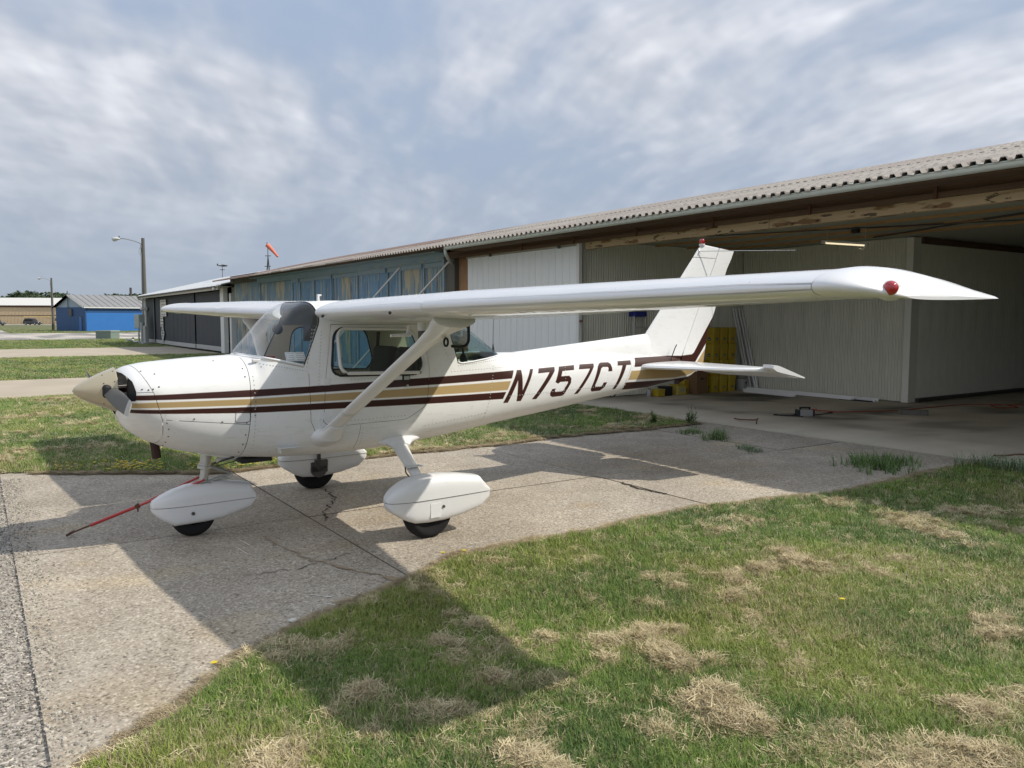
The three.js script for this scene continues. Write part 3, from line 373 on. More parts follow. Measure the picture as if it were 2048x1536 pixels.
part('tail_tie_down', tube([[4.3, 0.89, 0], [4.33, 0.86, 0], [4.38, 0.868, 0], [4.42, 0.905, 0]], 0.008, 12, 6), M.darksteel, plane);
part('belly_fin', [extrude([[1.62, 0.62], [1.78, 0.64], [1.755, 0.55], [1.70, 0.55]], 0.006)], M.trim, plane);

// landing gear
function pant(name, parent, P, z0, w, seam, extra = 0) {     // P rows: x, bottom, top
  const g = piece(name, parent), half = (up) => P.map(([x, b, t, k]) => { const o = [], ys = seam(x), W = w * k; for (let i = 0; i <= 18; i++) { const a = i / 18 * PI, c = cos(a), q = sin(a), n = up ? 3.4 : 5; o.push([x, up ? ys + 0.0028 + (t - ys) * pow(q, 2 / n) : ys - 0.0028 - (ys - b) * pow(q, 2 / n), z0 + (W + (up ? 0.004 : -0.003)) * Math.sign(c) * pow(abs(c), 2 / n)]); } return o; });
  part('upper_shell', solid(half(true), { crease: 0.42 }), M.white, g); part('lower_shell', solid(half(false), { crease: 0.5 }), M.white, g); return g;
}
const mainP = [[0.860, 0.30, 0.345, 0.22], [0.872, 0.275, 0.372, 0.42], [0.90, 0.245, 0.402, 0.6], [0.94, 0.218, 0.432, 0.74], [1.01, 0.172, 0.468, 0.89], [1.08, 0.140, 0.491, 0.97], [1.2, 0.130, 0.507, 1], [1.35, 0.132, 0.504, 1], [1.5, 0.150, 0.488, 0.98], [1.69, 0.192, 0.454, 0.92], [1.70, 0.195, 0.450, 0.915], [1.782, 0.265, 0.35, 0.84]];
for (const s of [1, -1]) {
  const z = s * 1.155, p = pant('wheel_pant', plane, mainP, z, 0.118, (x) => 0.322 - (x - 0.86) * 0.008 + (x > 1.0 ? (x - 1) * 0.012 : 0));
  const wl = piece('main_wheel', plane); part('tyre', tyre(0.212, 0.15).translate(1.235, 0.205, z), M.rubber, wl); part('hub', rod([1.235, 0.205, z - 0.05], [1.235, 0.205, z + 0.05], 0.08, 0.08, 20), M.steel, wl);
  part('access_panel', [rbox(1.20, 1.295, 0.175, 0.29, z + s * 0.118 - 0.004, z + s * 0.118 - 0.0005, 0.001)], M.white, p); part('valve_plug', [rod([1.32, 0.255, z + s * 0.108], [1.32, 0.255, z + s * 0.122], 0.012, 0.012, 12)], M.darksteel, p);
  const lg = piece('gear_leg', plane), leg = (c, ch, th) => { const o = []; for (let k = 0; k < 18; k++) { const a = k / 18 * 2 * PI; o.push([c[0] + cos(a) * ch / 2, c[1] + sin(a) * th * 0.5 * 0.9, s * (c[2] + sin(a) * th * 0.5 * 0.35)]); } return o; };
  part('leg_fairing', solid([leg([1.36, 0.66, 0.44], 0.16, 0.075), leg([1.30, 0.60, 0.66], 0.135, 0.065), leg([1.20, 0.505, 1.02], 0.095, 0.055), leg([1.19, 0.47, 1.10], 0.09, 0.05)]), M.white, lg);
  part('root_fairing', solid([leg([1.40, 0.705, 0.30], 0.62, 0.15), leg([1.385, 0.685, 0.38], 0.50, 0.12), leg([1.37, 0.665, 0.44], 0.27, 0.095), leg([1.345, 0.645, 0.52], 0.18, 0.08), leg([1.34, 0.64, 0.535], 0.165, 0.076)]), M.white, lg);
  part('foot_step', [rbox(1.13, 1.29, 0.548, 0.554, s * 0.985 - 0.03, s * 0.985 + 0.045, 0.002)], M.trim, lg);
  part('brake_line', tube([[1.13, 0.55, s * 0.99], [1.12, 0.51, s * 1.02], [1.13, 0.48, s * 1.06]], 0.006, 10, 6), M.black, lg);
  const zi = z - s * 0.12; part('brake', [rod([1.235, 0.215, zi - 0.012], [1.235, 0.215, zi + 0.012], 0.085, 0.085, 22), rbox(1.19, 1.33, 0.24, 0.31, zi - 0.03, zi + 0.02, 0.01), rod([1.235, 0.22, zi], [1.21, 0.40, z - s * 0.19], 0.02), rbox(1.15, 1.33, 0.18, 0.29, zi - 0.004, zi + 0.012, 0.01)], M.darksteel, lg);
}
function tyre(r, w) { const p = []; for (let i = 0; i <= 20; i++) { const a = -PI / 2 + PI * i / 20; p.push(new THREE.Vector2(r - 0.055 + 0.055 * pow(cos(a), 0.7), sin(a) * w / 2)); } p.push(new THREE.Vector2(r * 0.42, w * 0.36)); p.unshift(new THREE.Vector2(r * 0.42, -w * 0.36)); return new THREE.LatheGeometry(p, 48).rotateX(PI / 2); }
{
  const noseP = [[-0.592, 0.245, 0.288, 0.22], [-0.58, 0.222, 0.315, 0.42], [-0.52, 0.165, 0.35, 0.72], [-0.43, 0.108, 0.388, 0.92], [-0.33, 0.11, 0.415, 1], [-0.2, 0.112, 0.43, 1], [-0.06, 0.122, 0.425, 0.98], [0.1, 0.165, 0.40, 0.93], [0.16, 0.184, 0.39, 0.9], [0.17, 0.188, 0.386, 0.89], [0.212, 0.25, 0.31, 0.82]];
  const g = pant('nose_wheel_pant', plane, noseP, 0, 0.105, (x) => 0.264 + (x + 0.6) * 0.0);
  part('axle_nut', [rod([-0.30, 0.2, 0.098], [-0.30, 0.2, 0.112], 0.014, 0.014, 12)], M.darksteel, g);
  const wl = piece('nose_wheel', plane); part('tyre', tyre(0.172, 0.13).translate(-0.275, 0.168, 0), M.rubber, wl); part('hub', rod([-0.275, 0.168, -0.05], [-0.275, 0.168, 0.05], 0.06, 0.06, 18), M.steel, wl);
  const sg = piece('nose_gear_strut', plane);
  part('oleo_tube', rod([-0.19, 0.40, 0], [-0.165, 0.57, 0], 0.034, 0.034, 18), M.steel, sg);
  part('upper_tube', rod([-0.17, 0.545, 0], [-0.155, 0.68, 0], 0.043, 0.043, 18), M.steel, sg);
  part('collar', [rod([-0.175, 0.535, 0], [-0.172, 0.558, 0], 0.056, 0.056, 20), rod([-0.172, 0.562, 0], [-0.169, 0.575, 0], 0.050, 0.050, 20), rbox(-0.21, -0.13, 0.53, 0.575, -0.03, 0.03, 0.008)], M.steel, sg);
  part('torque_link', [rod([-0.13, 0.545, 0.02], [0.035, 0.475, 0.006], 0.015, 0.009), rod([-0.13, 0.545, -0.02], [0.035, 0.475, -0.006], 0.015, 0.009), rod([-0.14, 0.43, 0.02], [0.035, 0.47, 0.005], 0.011, 0.008), rod([-0.14, 0.43, -0.02], [0.035, 0.47, -0.005], 0.011, 0.008), rod([0.035, 0.472, -0.02], [0.035, 0.472, 0.02], 0.012)], M.steel, sg);
  part('steering_rod', [rod([-0.13, 0.575, 0.05], [0.03, 0.625, 0.12], 0.008), rod([-0.1, 0.55, 0.04], [0.07, 0.60, 0.14], 0.004)], M.darksteel, sg);
  part('shimmy_damper', [rod([-0.10, 0.60, 0.06], [0.12, 0.62, 0.06], 0.02)], M.trim, sg);
  part('fork', [rbox(-0.24, -0.14, 0.40, 0.43, -0.07, 0.07, 0.01), rbox(-0.16, 0.02, 0.43, 0.447, -0.02, 0.02, 0.005)], M.steel, sg);
  part('belly_shroud', solid([[-0.22, 0.66, 0.05], [-0.05, 0.625, 0.10], [0.12, 0.60, 0.10], [0.16, 0.605, 0.08]].map(([x, y, w]) => [[x, y, w], [x, y, -w], [x, y + 0.06, -w], [x, y + 0.06, w]])), M.white, sg);
  part('lower_outlet', rbox(0.06, 0.32, 0.575, 0.615, -0.2, 0.2, 0.01), M.black, plane);
}
// cabin
part('instrument_panel', rbox(0.50, 0.56, 1.05, 1.37, -0.46, 0.46, 0.02), M.black, plane);
part('glareshield', solid([0.16, 0.3, 0.45, 0.62].map((x) => { const w = zAt(x, 1.3) - 0.035, y = lerp(1.405, 1.362, (x - 0.16) / 0.46), o = []; for (let k = 0; k <= 10; k++) { const t = k / 10 * 2 - 1; o.push([x, y - 0.03 * t * t, w * t]); } o.push([x, y - 0.07, w], [x, y - 0.07, -w]); return o; })), M.cabin, plane);
for (const s of [1, -1]) { const st = piece('seat', plane); part('cushion', rbox(1.0, 1.5, 0.86, 1.0, s * 0.23 - 0.2, s * 0.23 + 0.2, 0.05, 4), M.cabin, st); const b = rbox(-0.06, 0.06, 0, 0.58, -0.2, 0.2, 0.05, 4); b.rotateZ(-0.2); part('backrest', mv(b, 1.5, 0.92, s * 0.23), M.cabin, st); part('control_yoke', tube([[0.72, 1.30, s * 0.23 - 0.12], [0.72, 1.2, s * 0.23 - 0.1], [0.72, 1.19, s * 0.23], [0.72, 1.2, s * 0.23 + 0.1], [0.72, 1.30, s * 0.23 + 0.12]], 0.012, 20, 6), M.black, plane); }
part('sun_visor', [rbox(0.66, 0.69, 1.56, 1.70, 0.06, 0.36, 0.008)], M.cabin, plane); for (const s of [1, -1]) part('shoulder_belt', rod([1.62, 1.62, s * 0.42], [1.5, 1.0, s * 0.3], 0.018, 0.018, 6), M.cabin, plane);
part('compass', [mv(new THREE.SphereGeometry(0.045, 12, 8), 0.46, 1.66, 0.0)], M.black, plane);
part('baggage_shelf', rbox(1.9, 2.45, 1.30, 1.335, -0.38, 0.38, 0.01), M.tan, plane);
const inPlane = (x, y, z) => plane.localToWorld(V(x, y, z)).toArray(); plane.updateMatrixWorld(true);
{
  const c = document.createElement('canvas'); c.width = 256; c.height = 160; const g = c.getContext('2d'); g.fillStyle = '#eceae4'; g.fillRect(0, 0, 256, 160); g.strokeStyle = '#6d6a66'; g.lineWidth = 5; for (const y of [28, 64, 98, 134]) { g.beginPath(); g.moveTo(28, y); g.lineTo(112, y); g.moveTo(142, y); g.lineTo(232, y); g.stroke(); } g.lineWidth = 3; g.strokeRect(14, 12, 228, 136);
  const t = new THREE.CanvasTexture(c); t.colorSpace = THREE.SRGBColorSpace; t.magFilter = THREE.LinearFilter;
  const card = new THREE.Mesh(new THREE.PlaneGeometry(0.165, 0.085).rotateX(-0.55), std(hex(0xffffff), 0.8, 0, { map: t })); card.name = 'paper_placard'; card.position.set(...inPlane(0.50, 1.438, 0.285)); card.rotation.y = 92.46 * PI / 180; tag(card, 'white printed card lying on the dark glareshield behind the windshield', 'placard');
  const lock = new THREE.Mesh(join([rod([-0.14, 0, 0], [0.12, 0.008, 0], 0.008), rbox(0.02, 0.15, -0.012, 0.016, -0.02, 0.02, 0.006)]), M.red); lock.name = 'control_lock'; lock.position.set(...inPlane(0.36, 1.408, -0.22)); lock.rotation.y = 92.46 * PI / 180 + 0.1; tag(lock, 'red metal bar lying on the glareshield inside the windshield', 'control lock');
  const hs = new THREE.Mesh(join([tube([[0, 0, -0.085], [0, 0.08, -0.07], [0, 0.11, 0], [0, 0.08, 0.07], [0, 0, 0.085]], 0.012, 24, 8), mv(new THREE.SphereGeometry(0.045, 14, 10).scale(1, 1.25, 0.55), 0, -0.02, -0.085), mv(new THREE.SphereGeometry(0.045, 14, 10).scale(1, 1.25, 0.55), 0, -0.02, 0.085)]), M.black); hs.name = 'headset'; hs.position.set(...inPlane(2.12, 1.385, 0.24)); hs.rotation.y = 0.4; tag(hs, 'black headset lying on the shelf inside the rear window', 'headset');
  // tow bar
  const tb = thing('tow_bar', 'red forked steel tow bar hooked to the nose wheel, handle on the concrete', 'tow bar');
  const W = (x, y, z) => inPlane(x, y, z), h = W(-1.09, 0.03, -0.52), m = h.map((v, i) => lerp(v, (W(-0.22, 0.44, 0.07)[i] + W(-0.22, 0.43, -0.07)[i]) / 2, 0.52));
  const along = (t) => h.map((v, i) => lerp(v, m[i], t));
  part('shaft', rod(along(0.30), m, 0.0135, 0.0135, 12), M.red, tb);
  part('handle_rod', rod(h, along(0.31), 0.007, 0.007, 8), M.rust, tb);
  const side = V(h[0] - m[0], 0, h[2] - m[2]).normalize(), pr = [-side.z * 0.06, 0, side.x * 0.06];
  part('handle_grip', rod(h.map((v, i) => v + pr[i]), h.map((v, i) => v - pr[i]), 0.011, 0.011, 10), M.rust, tb);
  for (const z of [0.075, -0.075]) { const e = W(-0.20, 0.455, z); part('fork_arm', rod(m, e, 0.0095, 0.0095, 10), M.red, tb); const q = (t) => m.map((v, i) => lerp(v, e[i], t)); part('grip_sleeve', rod(q(0.5), q(0.64), 0.0115, 0.0115, 10), M.darksteel, tb); }
  part('clamp', [rod(m.map((v, i) => v + pr[i] * 0.25), m.map((v, i) => v - pr[i] * 0.25), 0.02, 0.02, 10), rod(m, [m[0], m[1] - 0.045, m[2]], 0.006)], M.rust, tb);
}

// ================= the hangar row
const peel = (base, dark, bare, s, amt) => tex(1024, 1024, (u, v) => {   // weathered paint with vertical streaks of bare metal and rust, 4 m tile
  const n = fbm(u * 100, v * 4, 5, s, 100, 4), m = fbm(u * 7, v * 4, 4, s + 7, 7, 4), k = fbm(u * 140, v * 22, 3, s + 21, 140, 22), r = fbm(u * 90, v * 3, 4, s + 50, 90, 3);
  let c = mix3(base, dark, clamp(m * 1.5 - 0.3)); c = mix3(c, bare, step(n + (m - 0.5) * 0.55 + (k - 0.5) * 0.25, 0.66 - amt, 0.74 - amt)); if (r > 0.66) c = mix3(c, [0.10, 0.055, 0.032], step(r, 0.66, 0.74) * 0.7); return c;
}, [4, 4]);
M.bluetin = std(hex(0xffffff), 0.62, 0.1, { map: peel([0.22, 0.36, 0.51], [0.16, 0.26, 0.36], [0.50, 0.475, 0.37], 3, 0.08) });
M.bluetin2 = std(hex(0xffffff), 0.62, 0.1, { map: peel([0.19, 0.345, 0.51], [0.17, 0.29, 0.42], [0.46, 0.45, 0.37], 33, 0.02) });
M.bluetin3 = std(hex(0xffffff), 0.62, 0.1, { map: peel([0.25, 0.36, 0.45], [0.17, 0.25, 0.31], [0.50, 0.46, 0.35], 63, 0.12) });
M.bluewood = std(hex(0xffffff), 0.85, 0, { map: tex(512, 512, (u, v) => { const n = fbm(u * 5, v * 40, 5, 71, 5, 40), m = fbm(u * 14, v * 16, 5, 73, 14, 16); let c = mix3([0.30, 0.40, 0.48], [0.20, 0.29, 0.365], n); return mix3(c, [0.38, 0.37, 0.32], step(m, 0.56, 0.74) * 0.7); }, [3, 1]) });
M.greywood = std(hex(0xffffff), 0.9, 0, { map: tex(512, 512, (u, v) => mix3([0.16, 0.15, 0.13], [0.09, 0.085, 0.075], fbm(u * 30, v * 4, 5, 75, 30, 4)), [1, 3]) });
M.beam = std(hex(0xffffff), 0.85, 0, { map: tex(1024, 512, (u, v) => { const n = fbm(u * 10, v * 26, 5, 81, 10, 26), m = fbm(u * 14, v * 10, 5, 83, 14, 10), q = fbm(u * 40, v * 20, 4, 85, 40, 20); let c = mix3([0.60, 0.455, 0.285], [0.50, 0.37, 0.225], n); c = mix3(c, [0.24, 0.14, 0.07], step(m, 0.55, 0.66)); return q > 0.68 ? mix3(c, [0.03, 0.022, 0.018], 0.8) : c; }, [6, 1.2]) });
M.brownwood = std(hex(0xffffff), 0.9, 0, { map: tex(512, 512, (u, v) => mix3([0.15, 0.09, 0.05], [0.08, 0.05, 0.032], fbm(u * 6, v * 50, 5, 91, 6, 50)), [3, 1]) });
M.joist = std(hex(0xffffff), 0.9, 0, { map: tex(512, 256, (u, v) => mix3([0.50, 0.32, 0.14], [0.34, 0.19, 0.08], fbm(u * 6, v * 30, 5, 95, 6, 30)), [3, 1]) });
M.ceiling = std(lin(0.42, 0.43, 0.35), 0.95);
const galv = (a, b, s) => std(hex(0xffffff), 0.55, 0.25, { map: tex(512, 512, (u, v) => { const n = fbm(u * 10, v * 5, 5, s, 10, 5), k = fbm(u * 60, v * 8, 4, s + 3, 60, 8); return mix3(a, b, clamp(n * 1.1 + (k - 0.5) * 0.8)); }, [3, 3]) });
M.liner = galv([0.74, 0.725, 0.62], [0.62, 0.61, 0.52], 101);
M.linerend = std(lin(0.76, 0.74, 0.66), 0.8);
const lichen = (a, b, c, s) => std(hex(0xffffff), 0.88, 0, { map: tex(512, 512, (u, v) => { const n = fbm(u * 6, v * 14, 5, s, 6, 14), k = fbm(u * 30, v * 30, 4, s + 3, 30, 30); return mix3(mix3(a, b, clamp(n * 1.6 - 0.3)), c, step(k, 0.55, 0.72)); }, [2.4, 2.4]) });
M.roofs = [lichen([0.40, 0.37, 0.33], [0.30, 0.27, 0.245], [0.17, 0.14, 0.12], 111), lichen([0.37, 0.345, 0.32], [0.29, 0.255, 0.23], [0.20, 0.15, 0.125], 121), lichen([0.43, 0.40, 0.36], [0.33, 0.30, 0.27], [0.16, 0.14, 0.125], 131)];
M.roofrust = [lichen([0.215, 0.145, 0.125], [0.17, 0.115, 0.10], [0.28, 0.25, 0.23], 141), lichen([0.25, 0.18, 0.155], [0.19, 0.13, 0.11], [0.32, 0.29, 0.26], 151)];
M.gutter = std(lin(0.56, 0.60, 0.57), 0.45, 0.05);
M.whitedoor = galv([0.76, 0.775, 0.78], [0.81, 0.825, 0.83], 161);
M.orangetin = galv([0.42, 0.24, 0.12], [0.29, 0.16, 0.08], 171);
M.whitepaint = std(lin(0.7, 0.7, 0.68), 0.6);
M.darkgrey = galv([0.062, 0.067, 0.075], [0.07, 0.076, 0.085], 181);
M.alu = std(lin(0.55, 0.55, 0.54), 0.4, 0.3);

const hangar = thing('hangar', 'long low corrugated hangar with open bay, white sliding door and peeling blue doors', 'hangar');
const slope = (z) => 3.525 + (0.85 - z) * 0.222, SA = Math.atan(0.222);
{
  // roof: separate ribbed sheets in two courses
  const P = 0.165, ribs = 7, prof = (y) => { const o = []; for (let i = 0; i < ribs; i++) o.push([i * P, y], [i * P + 0.05, y], [i * P + 0.07, y + 0.046], [i * P + 0.125, y + 0.046], [i * P + 0.145, y]); o.push([ribs * P + 0.03, y]); return o; };
  const ring = [...prof(0), ...prof(-0.009).reverse()];
  const sheet = (len) => boxUV(extrude(ring, len).translate(0, 0, -len));
  const g1 = sheet(3.32), g2 = sheet(3.36);
  let k = 0;
  for (let x = -31.9; x < 15.5; x += ribs * P, k++) for (const c of [0, 1]) {
    const z0 = c ? -2.32 : 0.86, z = z0 + (vn(k * 3.1, c * 9, 3) - 0.5) * 0.02, rusty = x < -26 || (x < -15 && (c === 1 ? hash(k, c, 4) > 0.25 : hash(k, c, 4) > 0.7));
    const o = part('roof_sheet', c ? g2 : g1, rusty ? M.roofrust[floor(hash(k, c, 5) * 2)] : M.roofs[floor(hash(k, c, 6) * 3)], hangar);
    o.position.set(x, slope(z) + (c ? 0.012 : 0) + (hash(k, c, 8) - 0.5) * 0.006, z); o.rotation.x = SA;
  }
  const back = box(-31.9, 15.6, -0.02, 0.02, -6.5, 0); back.rotateX(-SA); part('rear_roof', back.translate(0, slope(-5.6), -5.6), M.roofs[0], hangar);
  // gutter: half round trough with straps, along the open bay only
  const gp = []; for (let i = 0; i <= 10; i++) { const a = PI + i / 10 * PI; gp.push([cos(a) * 0.062, sin(a) * 0.06]); } gp.push([0.072, 0.008], [0.072, 0.02], [0.056, 0.02]); for (let i = 10; i >= 0; i--) { const a = PI + i / 10 * PI; gp.push([cos(a) * 0.054, sin(a) * 0.052]); }
  const gut = piece('gutter', hangar); part('trough', extrude(gp, 24.4).rotateY(-PI / 2).translate(15.55, 3.505, 0.76), M.gutter, gut); part('end_cap', box(-8.86, -8.84, 3.445, 3.525, 0.70, 0.825), M.gutter, gut);
  part('downpipe', tube([[-8.95, 3.46, 0.74], [-8.95, 3.36, 0.72], [-9.15, 3.27, 0.55], [-9.75, 3.24, 0.15], [-9.9, 3.22, 0.02]], 0.04, 30, 10), M.gutter, gut);
  for (let x = -8.4; x < 9; x += 0.82) part('strap', [box(x - 0.012, x + 0.012, 3.522, 3.532, 0.69, 0.90), rod([x, 3.527, 0.83], [x + 0.0, 3.565, 0.69], 0.007, 0.007, 5)], M.gutter, gut);
  // timber behind the gutter and over the doors
  part('soffit_board', [box(-8.8, 15.4, 3.43, 3.47, 0.30, 0.69), box(-8.8, 15.4, 3.475, 3.50, 0.0, 0.69)], M.brownwood, hangar);
  part('fascia_board', [box(-10.2, 15.4, 3.38, 3.50, -0.02, 0.03)], M.brownwood, hangar);
  part('door_track', [box(-10.2, 15.4, 3.315, 3.365, 0.02, 0.09), box(-10.2, 15.4, 3.365, 3.385, 0.005, 0.10)], M.brownwood, hangar);
  for (let x = -6.5; x < 9; x += 1.9) part('track_bracket', box(x - 0.02, x + 0.02, 3.30, 3.47, 0.095, 0.12), M.rust, hangar);
  for (let x = -4.55, i = 0; x < 15; x += 4.7, i++) part('header_beam', rbox(x, x + 4.694, 3.20, 3.372, -0.30 - (i % 2) * 0.006, -0.16 - (i % 2) * 0.006, 0.012), M.beam, hangar);
  part('ceiling', box(-4.84, 14.0, 3.42, 3.45, -11.7, -0.16), M.ceiling, hangar);
  for (const z of [-1.45, -2.45, -3.45, -4.45]) for (let x = -4.8; x < 12; x += 4.2) part('ceiling_joist', box(x, x + 4.19, 3.375, 3.419, z - 0.035, z + 0.035), M.joist, hangar);
  part('conduit', [tube([[-3.4, 3.385, -1.2], [-1.0, 3.37, -2.2], [0.2, 3.37, -2.75], [1.2, 3.385, -3.4], [2.5, 3.39, -4.2]], 0.011, 40, 6), tube([[-0.7, 3.36, -4.4], [1.5, 3.39, -3.6], [4.2, 3.37, -2.4], [8, 3.38, -1.5]], 0.016, 40, 6), tube([[0.2, 3.36, -2.75], [1.4, 3.34, -3.1], [2.6, 3.37, -2.9], [4.5, 3.36, -2.0]], 0.008, 40, 6)], M.darksteel, hangar);
  part('junction_box', box(-0.05, 0.07, 3.29, 3.39, -2.78, -2.68), M.black, hangar);
  // partitions: sheets of wavy tin, each one lapped over the next
  const wall = (name, n, w, h, m, p, turn) => { const g = piece(name, hangar, p, turn), gs = corrugated(w, h, 0.0686, 0.0125); for (let i = 0; i < n; i++) { const o = part('corrugated_sheet', gs, m, g); o.position.set(i * (w - 0.002), 0, i % 2 ? 0.003 : 0); } return g; };
  const W6 = 0.6174;
  wall('rear_partition', 7, W6, 3.38, M.liner, [-4.78, 0.03, -5.4], 0);
  part('corner_post', [rbox(-0.535, -0.40, 0.02, 3.40, -5.43, -5.33, 0.006), rbox(-0.405, -0.385, 0.02, 3.40, -5.6, -5.325, 0.004)], M.linerend, hangar);
  const lp = wall('left_partition', 9, W6, 3.38, M.liner, [-4.82, 0.03, -0.3], PI / 2); lp.rotation.y = PI / 2; lp.position.set(-4.82, 0.03, -0.32); lp.scale.set(1, 1, 1);
  const rp = wall('side_partition', 10, W6, 3.38, M.liner, [-0.40, 0.03, -5.55], PI / 2);
  part('sill_plate', [box(-0.40, -0.33, 0.02, 0.10, -11.6, -5.62)], M.darksteel, hangar); part('wall_plate', [box(-0.40, -0.34, 3.28, 3.40, -11.6, -5.62)], M.brownwood, hangar);
  wall('bay_end_partition', 10, W6, 3.38, M.liner, [4.2, 0.03, -5.4], 0); wall('tail_bay_partition', 10, W6, 3.38, M.liner, [4.2, 0.03, -5.4], PI / 2);
  part('rear_wall', box(-31.8, 15.4, 0, 3.5, -11.9, -11.75), M.liner, hangar); part('end_wall', [box(14.0, 14.1, 0, 3.5, -11.75, -0.2), box(-31.8, -31.7, 0, 3.5, -11.75, -0.25)], M.liner, hangar);
  part('bay_wall', box(10.2, 10.3, 0, 3.4, -5.4, -0.3), M.liner, hangar);
  // the white sliding door, pushed to the left of the open bay
  const d = piece('sliding_door', hangar, [-9.2, 0.06, -0.05]);
  const pr = []; for (let i = 0; i < 3; i++) pr.push([i * 0.25, 0], [i * 0.25 + 0.215, 0], [i * 0.25 + 0.225, -0.012], [i * 0.25 + 0.24, -0.012]); pr.push([0.75, 0]); const pg = boxUV(extrude([...pr, [0.75, 0.02], [0, 0.02]], 3.22).rotateX(-PI / 2));
  for (let i = 0; i < 6; i++) { const o = part('door_panel', pg, M.whitedoor, d); o.position.set(0.02 + i * 0.752, 0, 0); }
  part('door_edge', rbox(4.53, 4.63, -0.02, 3.30, -0.06, 0.03, 0.006), M.whitepaint, d); part('top_trim', [box(0, 1.2, 3.22, 3.34, -0.02, 0.028), box(1.2, 4.0, 3.225, 3.335, -0.02, 0.022), box(4.0, 4.55, 3.23, 3.40, -0.02, 0.034)], std(lin(0.40, 0.37, 0.31), 0.8), d);
  part('door_hanger', [box(1.14, 1.2, 3.2, 3.44, 0.03, 0.07), box(3.92, 3.99, 3.2, 3.44, 0.035, 0.07)], M.darksteel, d); part('door_latch', [box(4.63, 4.72, 1.62, 1.66, -0.01, 0.01), box(0.28, 0.4, 1.72, 1.735, 0.012, 0.03)], M.rust, d);
  part('side_strip', corrugated(0.62, 3.3, 0.0686, 0.0085).translate(-9.82, 0.05, -0.16), M.orangetin, hangar);
  part('door_post', rbox(-10.32, -9.82, 0, 3.38, -0.2, -0.02, 0.01), M.greywood, hangar); part('post_trim', box(-10.36, -10.28, 0, 3.4, -0.1, 0.04), M.bluewood, hangar);
  // blue doors
  const E = [-31.5, -27.42, -22.94, -22.23, -20.51, -18.75, -16.43, -14.22, -13.19, -11.8, -10.36], mats = ['bluetin3', 'bluetin3', 'bluetin2', 'bluetin2', 'bluetin2', 'bluetin', 'bluetin2', 'bluetin2', 'bluetin3', 'bluetin'];
  for (let i = 0; i < 10; i++) {
    const w = E[i + 1] - E[i], h = i < 2 ? 3.42 : 3.28, g = piece('blue_door', hangar, [E[i], 0.05, i % 2 ? -0.17 : -0.11]), n = max(1, Math.round(w / 0.75)), sw = w / n;
    for (let k = 0; k < n; k++) { const o = part('corrugated_sheet', corrugated(sw + 0.01, h, 0.125, 0.020, 8), M[mats[i] === 'bluetin' && k % 2 ? 'bluetin3' : mats[i]], g); o.position.set(k * sw, 0, k % 2 * 0.003); const uv = o.geometry.attributes.uv; for (let q = 0; q < uv.count; q++) uv.setX(q, uv.getX(q) + i * 1.37 + k * 0.61); }
    if (i > 1) part('door_frame', [box(-0.06, 0.07, 0, h, 0.012, 0.05), box(0.07, w - 0.001, h - 0.16, h, 0.012, 0.045), box(0.07, w - 0.001, 0, 0.16, 0.012, 0.045)], M.bluewood, g); else part('door_frame', [box(-0.03, 0.05, 0, h, 0.01, 0.03)], M.bluewood, g);
  }
  part('blue_header_board', [box(-27.4, -10.2, 3.335, 3.50, -0.05, 0.02), box(-27.4, -10.2, 3.30, 3.335, -0.2, -0.02), box(-27.4, -10.2, 3.50, 3.56, 0.02, 0.35)], M.bluewood, hangar); part('grey_header_board', [box(-31.8, -27.41, 3.42, 3.80, -0.06, 0.03)], M.greywood, hangar); part('blue_soffit', box(-27.4, -9.0, 3.53, 3.56, 0.35, 0.66), M.brownwood, hangar);
}

// ================= ground
function sheet(x0, x1, z0, z1, y, step_, tintFn, thick = 0.1, gapX = 0) {      // a slab with a subdivided, gently varied top
  const nx = max(1, Math.round((x1 - x0) / step_)), nz = max(1, Math.round((z1 - z0) / step_)), g = new THREE.PlaneGeometry(x1 - x0, z1 - z0, nx, nz).rotateX(-PI / 2).translate((x0 + x1) / 2, y, (z0 + z1) / 2), p = g.attributes.position, uv = [], col = [];
  for (let i = 0; i < p.count; i++) { const x = p.getX(i), z = p.getZ(i); uv.push(x, z); col.push(...(tintFn ? tintFn(x, z) : [1, 1, 1])); }
  g.setAttribute('uv', new THREE.Float32BufferAttribute(uv, 2)); if (tintFn) g.setAttribute('color', new THREE.Float32BufferAttribute(col, 3)); return g;
}
const skirt = (x0, x1, z0, z1, y, h) => { const g = box(x0, x1, y - h, y - 0.001, z0, z1), c = new Float32Array(g.attributes.position.count * 3).fill(0.7); g.setAttribute('color', new THREE.BufferAttribute(c, 3)); return g; };
structure('ground', sheet(-900, 500, -700, 700, -0.03, 50), M.turf);
